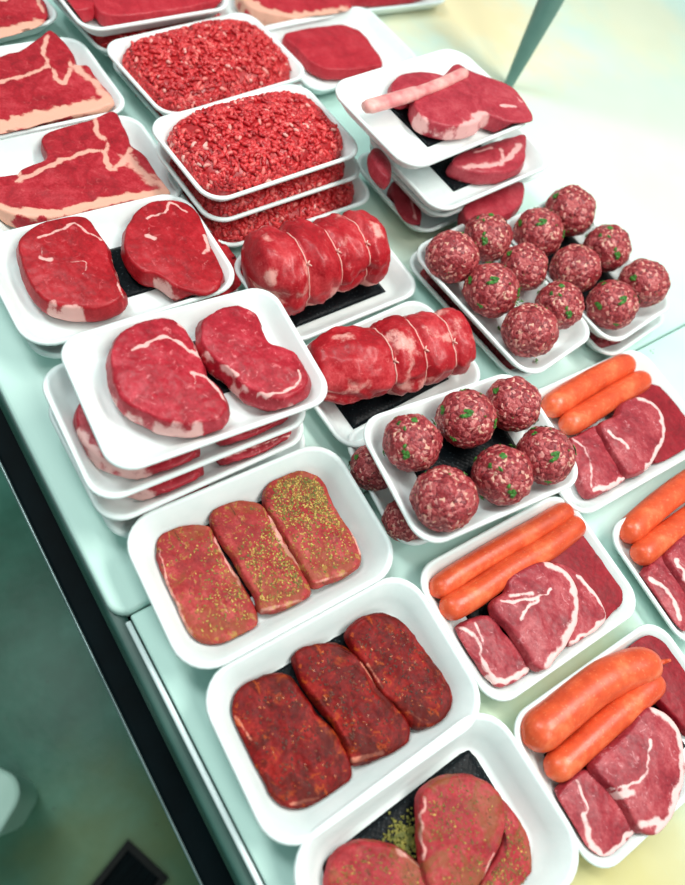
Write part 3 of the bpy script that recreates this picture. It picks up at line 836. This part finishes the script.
# D. second column: top tray, minced beef
ft1 = tray_fit([None, None, (225, 27), (104, 56)], .030, anchor=3); tray(ft1, .021, 'white tray of minced meat below the topmost tray of the second column')
ft2 = tray_fit([None, None, (240, 6), (85, 32)], .060, anchor=3)
tray(ft2, .021, 'white tray at the top edge with smooth bright red slices and a black pad')
mince(ft1, 'red mince squeezed under the tray at the top edge', hgt=.026, n=420, seed=3, wr=.0024)
pad_in(ft2, 'black pad between the bright red slices at the top edge', .8, .7)
zt = ft2.floor+.020
slab('red_slice', [(60, -20), (70, -30), (95, -20), (96, -2), (88, 8), (66, 6)], zt, .017, M_RUMP, label='small bright red slice left of the black pad at the top edge', cat='meat', group='bright red slices at the top edge', seed=8, nR=14)
slab('red_slice', [(92, -10), (120, -40), (200, -50), (240, -30), (238, -8), (200, 4), (150, 12), (110, 15), (95, 5)], zt, .017, M_RUMP, label='large bright red slice right of the black pad at the top edge', cat='meat', group='bright red slices at the top edge', seed=9, nR=18)
fm1 = tray_fit([None, None, (319, 73), (158, 121)], .050, L=.222); 
fm1b = tray_fit([None, None, (319, 85), (158, 133)], .021, L=.222)
tray(fm1b, .021, 'white tray hidden below the farther tray of minced beef')
tray(fm1, .021, 'white tray holding the farther heap of minced beef')
mince(fm1b, 'mince in the tray hidden below the farther heap of minced beef', hgt=.022, n=150, rim_only=.8, seed=12)
mince(fm1, 'farther heap of bright red minced beef in the second column', hgt=.034, n=1700, seed=4)
CM = [(148, 119), None, (363, 153), (205, 206)]
fm = []
for i, (zz, dx, dy, lab) in enumerate([(.024, 13, 46, 'white tray at the bottom of the nearer minced beef stack'), (.050, 3, 21, 'white tray in the middle of the nearer minced beef stack'), (.077, 0, 0, 'white tray on top of the nearer minced beef stack')]):
    f = tray_fit([(148+dx, 119+dy), None, (363+dx, 153+dy), (205+dx, 206+dy)], zz); tray(f, .021, lab); fm.append(f)
mince(fm[0], 'mince in the bottom tray of the nearer minced beef stack', hgt=.0235, n=1000, rim_only=.2, seed=13)
mince(fm[1], 'mince in the middle tray of the nearer minced beef stack', hgt=.0235, n=1000, rim_only=.2, seed=14)
mince(fm[2], 'nearer heap of minced beef, on top of its stack of three', hgt=.036, n=1800, seed=5)

# E. third column at the top
fe2 = tray_fit([None, None, (452, 1), (360, 11)], .022, anchor=2); tray(fe2, .020, 'white tray whose near rim just enters at the top edge, right of centre')
slab('steak', [(330, -10), (350, -50), (420, -60), (435, -20), (400, -6)], fe2.floor+.02, .018, M_RUMP, label='steak beyond the top edge in the farthest tray', cat='steak', group='boneless steaks', nR=10)
fa = tray_fit([None, None, (372, 8), (225, 38)], .026, anchor=3); tray(fa, .022, 'white tray at the top edge under a steak with a broad peach fat edge')
fa2 = tray_fit([None, None, (424, 62), (290, 100)], .026, anchor=2); tray(fa2, .021, 'white tray under the plain dark red rump steak in the third column')
slab('sirloin_steak', [(238, -10), (250, -32), (300, -40), (340, -22), (352, 0), (346, 12), (300, 17), (262, 11), (245, 2)], fa.floor+.022, .02, M_RUMP,
     fat=[([(238, -6), (262, 10), (300, 17), (346, 11)], 6, 1, 1)], label='steak with a broad peach fat edge at the top edge of the view', cat='steak', group='boneless steaks', seed=10, nR=20, flare=.003)
slab('rump_steak', [(286, 33), (335, 24), (354, 27), (366, 36), (382, 60), (374, 66), (334, 69), (314, 63), (298, 48)], fa2.floor+.02, .017, M_RUMP,
     label='plain dark red rump steak right of the farther minced beef', cat='steak', group='boneless steaks', seed=11, nR=22)

# F. chop stack, upper right of centre
CL = [(325, 88), (455, 36), (544, 123), (404, 174)]
fl_ = tray_fit(CL, .122, L=.222, W=.15)
fl4 = []
for i, (zz, pts, lab) in enumerate([(.024, (412, 244), 'white tray at the bottom of the chop stack'), (.054, (427, 228), 'white tray third from the top of the chop stack'), (.086, (431, 219), 'white tray second from the top of the chop stack')]):
    dx, dy = pts[0]-404, pts[1]-174
    f = tray_fit([(u+dx*1.0, v+dy) for u, v in CL], zz+.003, L=fl_.L*.96, W=fl_.W*.96); tray(f, .021, lab); fl4.append(f)
tray(fl_, .021, 'white tray on top of the chop stack, right of the minced beef', r=.03)
zc = Zm(340, 30, .321)
pad_in(fl_, 'black pad under the rib chop on top of the chop stack', .60, .66, .012, -.004)
zt = fl_.floor+.024
slab('rib_chop', zc([(160, 185), (175, 145), (230, 128), (300, 132), (335, 150), (330, 185), (260, 200), (190, 215)]), fl_.floor+.017, .0145, M_CHOP, label='smaller chop lying behind the bone of the top rib chop', cat='chop', group='rib chops', seed=12, nR=20)
ch = slab('rib_chop', zc([(232, 215), (262, 180), (300, 160), (335, 125), (365, 102), (402, 122), (450, 140), (520, 165), (556, 195), (585, 235), (604, 272), (580, 285), (520, 282), (455, 262), (430, 285), (370, 298), (300, 290), (246, 262)]), zt, .020, M_CHOP,
     fat=[(zc([(236, 262), (300, 302), (372, 305)]), 4, .9), (zc([(385, 300), (420, 285), (450, 262)]), 6.5, 1), (zc([(500, 238), (545, 242)]), 2.2, .95), (zc([(545, 205), (565, 225)]), 1.8, .9)],
     label='large rib chop with a long bone on the top tray of the chop stack', cat='chop', group='rib chops', seed=13, nR=30, flare=.002)
bp = [px(u, v, zt+.001) for u, v in zc([(78, 242), (150, 222), (250, 192), (320, 165), (395, 130)])]
V, Fc = tube(catmull_open(bp, 24), [.007]+[.0092]*10+[.0078]*12+[.004], 14, squash=.7)
bo = mesh_obj('bone', np.array(V)-np.array(ch.location), Fc, M_BONE); bo.parent = ch; bo['label'] = 'long pink bone with fat'
pad_in(fl4[2], 'black pad under the chop in the second tray of the chop stack', .55, .66, .004, -.006)
slab('rib_chop', zc([(350, 410), (380, 380), (440, 360), (520, 335), (578, 325), (580, 370), (572, 415), (520, 440), (440, 442), (380, 428)]), fl4[2].floor+.0215, .019, M_CHOP,
     fat=[(zc([(390, 425), (450, 425), (510, 410), (560, 360)]), 3.5, .95), (zc([(500, 375), (510, 410)]), 3, .9), (zc([(420, 385), (470, 370)]), 2, .8)], label='chop with white bone streaks in the second tray of the chop stack', cat='chop', group='rib chops', seed=14, nR=22)
slab('rib_chop', zc([(100, 370), (130, 370), (160, 420), (150, 460), (110, 420)]), fl4[2].floor+.0205, .018, M_CHOP, label='chop end at the left of the second tray of the chop stack', cat='chop', group='rib chops', seed=15, nR=12)
slab('rib_chop', zc([(165, 470), (215, 480), (250, 540), (250, 600), (200, 590), (170, 530)]), fl4[0].floor+.023, .021, M_CHOP, label='dark chop in the bottom tray of the chop stack, left side', cat='chop', group='rib chops', seed=16, nR=14, fat=[(zc([(215, 520), (235, 590)]), 2, .8)])
slab('rib_chop', zc([(390, 545), (450, 500), (560, 470), (575, 510), (545, 560), (470, 590), (400, 590)]), fl4[1].floor+.021, .0195, M_CHOP, label='dark chop in the third tray of the chop stack, right side', cat='chop', group='rib chops', seed=17, nR=18)
pad_in(fl4[0], 'black pad in the bottom tray of the chop stack', .6, .7, .012, -.006)
pad_in(fl4[1], 'black pad in the third tray of the chop stack', .5, .7, .012, -.006)

# G. roasts
fg1 = tray_fit([None, (373, 215), (412, 290), (276, 345)], .026); tray(fg1, .022, 'white tray under the far rolled roast'); pad_in(fg1, 'black pad under the far rolled roast', .86, .84, .0, 0)
fg2 = tray_fit([None, (425, 300), (486, 372), (345, 448)], .024); tray(fg2, .021, 'white tray under the near rolled roast'); pad_in(fg2, 'black pad under the near rolled roast', .86, .84)
roast([(248, 276), (290, 268), (340, 253), (380, 244)], [38, 45, 44, 41, 38, 38, 34], fg1, 'far rolled roast tied with string, plump with pale fat patches', [.30, .54, .78], seed=1)
roast([(308, 372), (350, 366), (415, 350), (464, 337)], [28, 37, 39, 39, 37, 35], fg2, 'near rolled roast tied with string, left of the meatballs', [.42, .62, .82], seed=2, vs=.84)

# H. meatball trays
def balls(f, pts, labs, s, x0, y0, g, i0=0):
    for i, ((x, y, r), lb) in enumerate(zip(pts, labs)): ball(x0+x*s, y0+y*s, r*s, f, lb, i+i0, g)
CU = [(480, 215), (600, 334), (530.3, 378), (409.6, 247.8)]
fu = tray_fit(CU, .052)
fub = tray_fit([(u-11, v+7) for u, v in CU], .022, L=fu.L, W=fu.W)
tray(fub, .021, 'white tray of dark mince below the middle meatball tray')
tray(fu, .021, 'white tray of six meatballs in the middle, on a tray of dark mince')
mince(fub, 'dark mince in the tray below the middle meatball tray', hgt=.0265, n=800, seed=21, mat=M_DARKMINCE, name='dark_mince', wr=.0016, group='dark mince packs', lx=1.02, wy=1.04)
CV = [(566, 188), (674, 303), (614, 349), (499, 226)]
fv = tray_fit(CV, .050); fvb = tray_fit([(u-2, v+17) for u, v in CV], .022, L=fv.L*.98, W=fv.W)
tray(fvb, .021, 'white tray of dark mince below the right meatball tray')
tray(fv, .021, 'white tray of six meatballs at the right, on a tray of dark mince')
mince(fvb, 'dark mince in the tray below the right meatball tray', hgt=.0245, n=700, seed=22, mat=M_DARKMINCE, name='dark_mince', wr=.0016, group='dark mince packs', lx=1.02, wy=1.02)
pad_in(fv, 'black pad under the right meatballs', .8, .8)
pos6 = ['back left', 'back right', 'middle left', 'middle right', 'front left', 'front right']
balls(fu, [(125, 210, 66), (210, 163, 60), (220, 290, 68), (297, 234, 59), (312, 386, 68), (383, 325, 60)],
      ['meatball at the left end of the middle meatball tray, near row', 'meatball at the left end of the middle meatball tray, far row', 'second meatball of the near row in the middle tray, above a green sprig',
       'second meatball of the far row in the middle meatball tray', 'nearest meatball of the middle meatball tray, at the front corner', 'last meatball of the far row in the middle meatball tray, touching the right tray'], .416, 400, 170, 'meatballs in the middle tray')
balls(fv, [(333, 152, 61), (408, 100, 62), (421, 238, 61), (497, 188, 58), (509, 325, 62), (583, 272, 60)],
      ['meatball at the left end of the right meatball tray, near row', 'farthest meatball of all, at the top of the right meatball tray', 'middle meatball of the near row in the right meatball tray',
       'middle meatball of the far row in the right meatball tray, with a parsley leaf', 'nearest meatball of the right meatball tray', 'rightmost meatball of all, at the end of the right meatball tray'], .416, 400, 170, 'meatballs in the right tray', 2)
CB = [(356.4, 420.7), (516.6, 367.5), (587.9, 478), (422.6, 553.5)]
fb = tray_fit(CB, .074); fbb = tray_fit([(u-24, v+9) for u, v in CB], .021, L=fb.L, W=fb.W)
tray(fbb, .021, 'white tray at the bottom, under the nearest meatball tray'); tray(fb, .021, 'white tray of six meatballs nearest the camera, resting on another meatball tray')
pad_in(fb, 'black pad between the meatballs of the nearest meatball tray', .75, .7)
balls(fb, [(208, 210, 77), (346, 150, 78), (464, 112, 73), (290, 352, 86), (437, 292, 80), (545, 243, 76)],
      ['back left meatball of the nearest meatball tray', 'back middle meatball of the nearest meatball tray', 'back right meatball of the nearest meatball tray',
       'front left meatball of the nearest meatball tray, largest of all', 'front middle meatball of the nearest meatball tray', 'front right meatball of the nearest meatball tray'], .394, 330, 360, 'meatballs in the nearest tray', 1)
balls(fbb, [(110, 272, 62), (190, 405, 58), (400, 330, 60), (330, 200, 60)],
      ['meatball poking out left under the nearest meatball tray, upper one', 'meatball poking out left under the nearest meatball tray, lower one', 'meatball hidden under the front right of the nearest meatball tray', 'meatball hidden under the back of the nearest meatball tray'], .394, 330, 360, 'meatballs in the tray underneath', 3)

# I. herbed, marinated and peppered steaks in deep trays
DP = .036
fh = tray(tray_fit([(119.5, 534), (329.7, 425.7), (402.5, 571.3), (187, 681.6)], DP), DP, 'deep white tray with three herb crusted steaks', 'deep white trays', wall=.5, r=.032)
fmr = tray(tray_fit([(194.4, 686.5), (407.3, 558.6), (492.7, 714), (276.9, 865.4)], DP-.005), DP, 'deep white tray with three dark marinated steaks', 'deep white trays', wall=.5, r=.032)
fpp = tray(tray_fit([(284, 856), (486, 704), (590, 862), None], DP-.005, L=fmr.L, W=fmr.W), DP, 'deep white tray cropped by the bottom edge, with peppered steaks', 'deep white trays', wall=.5, r=.032)
pad_in(fh, 'black pad under the three herb crusted steaks', 1.0, .84, 0, .012); pad_in(fmr, 'black pad under the three marinated steaks', 1.0, .84, 0, .012); pad_in(fpp, 'black pad under the peppered steaks', .98, .80, 0, .008)
zh = Zm(110, 420, .438)
h1 = zh([(110, 265), (140, 241), (220, 238), (240, 268), (262, 310), (292, 360), (322, 410), (336, 450), (325, 480), (270, 505), (230, 505), (190, 490), (165, 450), (148, 410), (125, 360), (110, 310)])
h2 = zh([(240, 200), (290, 183), (340, 190), (365, 215), (388, 260), (412, 300), (440, 350), (456, 386), (440, 412), (400, 427), (345, 434), (335, 400), (310, 360), (282, 310), (252, 268), (235, 235)])
h3 = zh([(355, 160), (380, 126), (430, 115), (480, 130), (502, 175), (530, 225), (560, 265), (573, 310), (560, 340), (505, 363), (468, 376), (445, 340), (415, 290), (385, 240), (360, 200)])
hf = [[(zh([(240, 265), (270, 325), (300, 372)]), 2.2, .95), (zh([(112, 300), (125, 355), (150, 420), (185, 490)]), 2, .8), (zh([(190, 400), (240, 400), (280, 460)]), 1, .5)],
      [(zh([(366, 218), (392, 275), (432, 330)]), 3.0, 1), (zh([(345, 432), (440, 412)]), 2, .8)], [(zh([(545, 230), (572, 300)]), 2.2, .9), (zh([(470, 372), (540, 348)]), 2, .7)]]
def crust(s, n, sd, g=(.5, .3, .2), size=.00085):
    r = .9
    flakes('mustard_seeds', s, int(n*g[0]*2.2), size*.8, M_SEED, sd); flakes('green_herbs', s, int(n*g[1]*2.4), size*.85, M_SEED2, sd+1); flakes('brown_herbs', s, int(n*g[2]*2.4), size*.85, M_SEED3, sd+2)
for i, (o_, zt, lb) in enumerate(((h1, .0205, 'left herb crusted steak in the herb tray'), (h2, .0235, 'middle herb crusted steak in the herb tray'), (h3, .0265, 'right herb crusted steak in the herb tray, thick with yellow seeds on top'))):
    s = slab('herb_steak', o_, fh.floor+zt-.0078, .0115, M_HERB, fat=hf[i], label=lb, cat='steak', group='herb crusted steaks', seed=40+i, nA=170, nR=26, rough_amp=.0015)
    crust(s, (190, 210, 300)[i], 50+10*i)
    u_ = np.array(UP[:2])/np.linalg.norm(UP[:2]); r2 = np.array(RT[:2])/np.linalg.norm(RT[:2]); tw = (r2*.6+u_*.2, r2*.8, u_+r2*.15)[i]
    flakes('seed_crust', s, (260, 600, 1700)[i], .0007, M_SEED, 200+i, tow=tw); flakes('herb_crust', s, (260, 700, 2300)[i], .0007, M_SEED2, 210+i, tow=tw); flakes('brown_crust', s, (200, 500, 1200)[i], .0008, M_SEED3, 220+i, tow=tw)
zm = Zm(190, 570, .438)
m1 = zm([(100, 302), (120, 266), (180, 241), (230, 245), (262, 290), (292, 330), (330, 370), (364, 432), (360, 490), (290, 536), (230, 545), (190, 520), (160, 460), (130, 410), (105, 350)])
m2 = zm([(240, 192), (280, 170), (340, 170), (385, 200), (420, 250), (462, 300), (500, 350), (495, 396), (440, 426), (375, 441), (360, 400), (330, 350), (290, 300), (258, 250)])
m3 = zm([(365, 142), (400, 106), (450, 100), (500, 130), (542, 190), (582, 240), (600, 300), (570, 350), (520, 356), (490, 322), (442, 280), (410, 230), (380, 180)])
mf = [[(zm([(105, 330), (140, 395)]), 1.6, .8), (zm([(230, 535), (290, 520)]), 2, .8)], [(zm([(388, 212), (425, 262)]), 1.6, .95), (zm([(372, 432), (440, 420)]), 2.6, .95)], [(zm([(405, 215), (440, 275)]), 1.6, .8), (zm([(495, 325), (530, 350)]), 1.6, .7)]]
for i, (o_, zt, lb) in enumerate(((m1, .0205, 'left marinated steak in the marinade tray'), (m2, .0235, 'middle marinated steak in the marinade tray'), (m3, .0265, 'right marinated steak in the marinade tray'))):
    s = slab('marinated_steak', o_, fmr.floor+zt-.0075, .012, M_MARI, fat=mf[i], label=lb, cat='steak', group='marinated steaks', seed=60+i, nA=170, nR=26, rough_amp=.0016)
    flakes('dark_spice', s, 240, .0009, M_SPICE, 80+i); flakes('orange_spice', s, 60, .0008, M_SAUCE, 90+i)
zb = Zm(270, 700, .4818)
p1 = zb([(128, 345), (160, 308), (205, 294), (262, 310), (312, 345), (338, 390), (330, 440), (220, 470), (130, 420)])
p2 = zb([(318, 195), (355, 165), (410, 156), (455, 172), (485, 215), (488, 262), (474, 312), (442, 372), (400, 425), (345, 405), (318, 330), (313, 250)])
p3 = zb([(476, 205), (505, 230), (538, 290), (546, 345), (545, 400), (500, 450), (430, 450), (440, 380), (480, 310), (490, 250)])
for i, (o_, zt, lb, ff) in enumerate(((p1, .022, 'peppered steak at the bottom edge, left one', [(zb([(262, 312), (320, 350)]), 2, .8)]), (p3, .019, 'peppered steak at the bottom edge, slipping under its right neighbour', []), (p2, .028, 'peppered steak at the bottom edge, the large middle one', [(zb([(320, 200), (315, 260), (320, 330)]), 1.8, .8), (zb([(470, 320), (440, 372)]), 1.8, .9)]))):
    s = slab('peppered_steak', o_, fpp.floor+zt-.0065, .013, M_PEP, fat=ff, label=lb, cat='steak', group='peppered steaks', seed=70+i, nA=170, nR=26, rough_amp=.0014)
    crust(s, 240, 150+10*i, (.15, .35, .5), .0007)
# loose herbs on the pad of the cropped tray
r_ = random.Random(3); V = []; Fc = []
for _ in range(420):
    u, v = r_.gauss(404, 9), r_.gauss(841, 11); P = px(u, v, fpp.floor+.0036); b0 = len(V); s_ = r_.uniform(.0006, .0014)
    for k in range(6): V.append((P[0]+s_*math.cos(k)*r_.uniform(.7, 1.3), P[1]+s_*math.sin(k)*r_.uniform(.7, 1.3), P[2]+r_.uniform(-.0004, .0008)))
    V.append((P[0], P[1], P[2]+.0014)); Fc += [(b0+k, b0+(k+1) % 6, b0+6) for k in range(6)]
hb = mesh_obj('loose_herbs', V, Fc, M_SEED2); tag(hb, 'loose green herbs strewn on the black pad of the peppered steak tray', 'herbs', kind='stuff')
for i_, (u, v, ff_, lab) in enumerate(((519, 303, None, 'green parsley sprig under the second meatball of the middle tray'), (499, 328, None, 'small parsley scrap by the near rim of the middle meatball tray'), (537, 361, None, 'green parsley scrap on the near corner of the middle meatball tray'), (652, 350, 0, 'tiny green parsley scrap on the bare board at the right'))):
    z_ = (fu.floor+.034 if i_ == 0 else fu.floor+.004) if ff_ is None else .001
    V = []; Fc = []
    for _ in range(14 if i_ == 0 else 6):
        P = px(u+r_.gauss(0, 3.5 if i_ == 0 else 1.6), v+r_.gauss(0, 2 if i_ == 0 else 1.2), z_+r_.uniform(0, .002)); b0 = len(V); s_ = r_.uniform(.0012, .0024)*(1 if i_ < 3 else .6); a0 = r_.random()*6
        for k in range(6):
            V.append((P[0]+s_*math.cos(k+a0)*(1 if k % 2 else .45), P[1]+s_*math.sin(k+a0)*(1 if k % 2 else .45), P[2]+r_.uniform(-.0005, .0008)))
        V.append((P[0], P[1], P[2]+.0006)); Fc += [(b0+k, b0+(k+1) % 6, b0+6) for k in range(6)]
    tag(mesh_obj('parsley_sprig', V, Fc, M_LEAF), lab, 'parsley', 'loose parsley scraps')

# J. sausage packs
ZS = .017
q1 = tray(tray_fit([(411, 568), (560.6, 492.8), (651.3, 604.5), (491.9, 712.9)], ZS), .021, 'white tray of the middle sausage and chop pack')
q2 = tray(tray_fit([None, (636, 346), (722, 438), (583, 518)], ZS+.002), .021, 'white tray of the farthest sausage and chop pack, behind the meatballs')
q3 = tray(tray_fit([(602, 526), None, None, (692, 657)], ZS, L=.206, W=.140), .021, 'white tray of the sausage pack cut off by the right edge')
q4 = tray(tray_fit([(508, 720), (660, 612), None, (594, 887)], ZS), .021, 'white tray of the sausage pack nearest the camera at the lower right')
zq = Zm(410, 480, .4015)
pk = ['middle pack', 'farthest pack', 'pack at the right edge', 'nearest pack']
f = q1; b = f.floor
pad_in(q1, 'black pad of the middle sausage pack', .7, .6, -.01, -.005)
slab('beef_schnitzel', zq([(330, 215), (400, 150), (435, 125), (480, 162), (530, 208), (556, 252), (550, 292), (505, 330), (470, 385), (420, 395), (380, 300)]), b+.013, .0115, M_SLAB, label='dark red tenderised slice in the middle sausage pack', cat='meat', group='tenderised slices', seed=81, nR=24, rough_amp=.0008)
slab('lamb_chop', zq([(122, 378), (155, 345), (208, 340), (235, 380), (292, 440), (302, 470), (250, 508), (215, 510), (180, 462), (140, 422)]), b+.0165, .014, M_LAMB,
     fat=[(zq([(200, 488), (230, 500), (300, 468)]), 3.2, 1), (zq([(130, 370), (165, 400), (180, 450), (210, 490)]), 2.4, .8), (zq([(160, 355), (180, 400)]), 1.6, .7)], label='left lamb chop in the middle sausage pack', cat='chop', group='lamb chops', seed=82, nR=24)
slab('lamb_chop', zq([(360, 210), (420, 232), (450, 265), (476, 300), (490, 342), (455, 378), (400, 408), (370, 330)]), b+.0205, .010, M_LAMB,
     fat=[(zq([(415, 235), (470, 295), (488, 342), (450, 378), (400, 405)]), 2.6, 1)], label='right lamb chop in the middle sausage pack, tucked under its neighbour', cat='chop', group='lamb chops', seed=83, nR=24)
slab('lamb_chop', zq([(214, 300), (246, 278), (248, 245), (290, 218), (345, 203), (392, 228), (418, 275), (420, 335), (398, 398), (345, 465), (310, 458), (290, 420), (250, 365), (216, 330)]), b+.0265, .013, M_LAMB,
     fat=[(zq([(340, 208), (388, 232), (412, 285), (410, 345), (385, 410), (340, 462)]), 4.4, 1), (zq([(225, 300), (300, 300), (350, 275)]), 1.7, .9), (zq([(275, 345), (290, 320), (315, 300)]), 2.4, .9), (zq([(250, 285), (300, 285)]), 1.8, .8)],
     label='middle lamb chop in the middle sausage pack, with a white fat edge', cat='chop', group='lamb chops', seed=84, nA=170, nR=30, dome=.003)
sausage(zq([(52, 285), (120, 235), (220, 175), (310, 125), (402, 70)]), 10.2, b+.012, 'far sausage of the middle pack')
sausage(zq([(76, 332), (160, 285), (250, 222), (340, 170), (428, 102)]), 11.2, b+.0135, 'near sausage of the middle pack')
f = q2; b = f.floor; zq = Zm(530, 340, .3392)
slab('beef_schnitzel', zq([(300, 170), (345, 128), (400, 140), (450, 178), (490, 230), (500, 280), (457, 330), (380, 362), (340, 300)]), b+.013, .0115, M_SLAB, label='dark red tenderised slice in the farthest sausage pack', cat='meat', group='tenderised slices', seed=85, nR=20, rough_amp=.0008)
slab('lamb_chop', zq([(118, 300), (150, 275), (208, 250), (245, 300), (272, 350), (290, 400), (232, 438), (182, 452), (150, 405)]), b+.0165, .014, M_LAMB,
     fat=[(zq([(190, 440), (240, 428), (290, 398)]), 2.6, 1), (zq([(130, 290), (170, 340), (180, 430)]), 1.8, .7)], label='left lamb chop in the farthest sausage pack', cat='chop', group='lamb chops', seed=86, nR=22)
slab('lamb_chop', zq([(212, 250), (262, 215), (280, 180), (340, 168), (388, 212), (402, 258), (390, 312), (350, 372), (300, 392), (270, 362), (232, 300)]), b+.0245, .014, M_LAMB,
     fat=[(zq([(320, 170), (375, 200), (394, 262), (378, 322), (345, 372)]), 2.8, 1), (zq([(230, 270), (270, 300), (290, 320)]), 2.2, .9)], label='right lamb chop in the farthest sausage pack, with a white fat edge', cat='chop', group='lamb chops', seed=87, nR=26, dome=.003)
sausage(zq([(45, 210), (120, 160), (200, 112), (300, 64)]), 11.2, b+.012, 'far sausage of the farthest pack')
sausage(zq([(95, 262), (170, 215), (250, 165), (345, 110)]), 10.4, b+.012, 'near sausage of the farthest pack, with a pointed end')
f = q3; b = f.floor
sausage(zq([(272, 585), (330, 530), (400, 470), (480, 412), (580, 345)]), 11.2, b+.012, 'far sausage of the pack at the right edge')
sausage(zq([(310, 650), (360, 605), (430, 555), (520, 490), (620, 420)]), 10.8, b+.0125, 'near sausage of the pack at the right edge')
slab('lamb_chop', zq([(345, 690), (375, 640), (425, 625), (455, 660), (480, 730), (500, 800), (455, 860), (415, 820), (370, 750)]), b+.016, .0135, M_LAMB,
     fat=[(zq([(355, 700), (410, 750), (440, 820)]), 2.6, .95), (zq([(400, 640), (430, 690)]), 2, .8)], label='left lamb chop in the pack at the right edge', cat='chop', group='lamb chops', seed=88, nR=22)
slab('lamb_chop', zq([(410, 640), (450, 580), (520, 540), (580, 580), (600, 680), (560, 780), (500, 820), (470, 740)]), b+.024, .013, M_LAMB,
     fat=[(zq([(430, 650), (470, 720), (500, 790)]), 2.6, .95)], label='right lamb chop in the pack at the right edge', cat='chop', group='lamb chops', seed=89, nR=22)
f = q4; b = f.floor; zq = Zm(490, 600, .3218)
pad_in(q4, 'black pad of the nearest sausage pack', .8, .7, -.01, -.008)
slab('beef_schnitzel', zq([(420, 170), (440, 118), (488, 84), (540, 100), (600, 170), (650, 260), (680, 340), (640, 420), (560, 345), (480, 260)]), b+.014, .012, M_SLAB, label='dark red tenderised slice in the nearest sausage pack', cat='meat', group='tenderised slices', seed=90, nR=24, rough_amp=.0008)
slab('lamb_chop', zq([(212, 605), (250, 560), (300, 530), (340, 545), (380, 600), (430, 655), (465, 705), (430, 755), (370, 820), (330, 822), (280, 742), (232, 655)]), b+.017, .014, M_LAMB,
     fat=[(zq([(340, 815), (390, 775), (450, 715)]), 3, 1), (zq([(270, 560), (300, 640), (285, 670)]), 2, .8), (zq([(290, 670), (310, 740), (340, 790)]), 4, .9)], label='left lamb chop in the nearest sausage pack', cat='chop', group='lamb chops', seed=91, nR=26)
slab('lamb_chop', zq([(330, 530), (350, 480), (420, 420), (460, 370), (500, 335), (560, 362), (600, 430), (608, 550), (570, 670), (520, 728), (470, 715), (440, 660), (400, 600)]), b+.026, .014, M_LAMB,
     fat=[(zq([(510, 340), (565, 380), (596, 460), (592, 560), (560, 660), (520, 718)]), 4.2, 1), (zq([(385, 590), (430, 580), (480, 530), (490, 440)]), 2, .85), (zq([(400, 605), (440, 600)]), 4, .95), (zq([(470, 700), (520, 690)]), 4.5, .95)],
     label='right lamb chop in the nearest sausage pack, with a broad fat edge', cat='chop', group='lamb chops', seed=92, nA=170, nR=30, dome=.003)
sausage(zq([(108, 445), (200, 370), (330, 265), (430, 215), (525, 195)]), 17.0, b+.018, 'plump far sausage of the nearest pack with a knotted casing end', nub=True)
sausage(zq([(178, 545), (262, 474), (356, 388), (440, 318), (530, 240)]), 12.6, b+.0145, 'near sausage of the nearest pack, beside the lamb chops')

# ------------------------------------------------------------------ light
w = bpy.data.worlds.new('world'); S.world = w; w.use_nodes = True
bg = w.node_tree.nodes['Background']; bg.inputs[0].default_value = (.66, .92, .90, 1); bg.inputs[1].default_value = .50
def area(name, loc, tgt, sx, sy, power, col):
    l = bpy.data.lights.new(name, 'AREA'); l.shape = 'RECTANGLE'; l.size = sx; l.size_y = sy; l.energy = power; l.color = col
    o = bpy.data.objects.new(name, l); COL.objects.link(o); o.location = loc
    o.rotation_euler = (Vector(tgt)-Vector(loc)).to_track_quat('-Z', 'Y').to_euler()
area('ceiling_lamp', (.15, 1.1, 2.75), (.1, .4, .9), 1.3, .35, 52, (1, .97, .92))
area('ceiling_lamp', (-1.1, -.1, 2.75), (-.1, .3, .9), .35, 1.2, 30, (.95, 1, 1))
area('ceiling_lamp', (1.3, .2, 2.75), (.1, .3, .9), .35, 1.2, 22, (1, .99, .95))
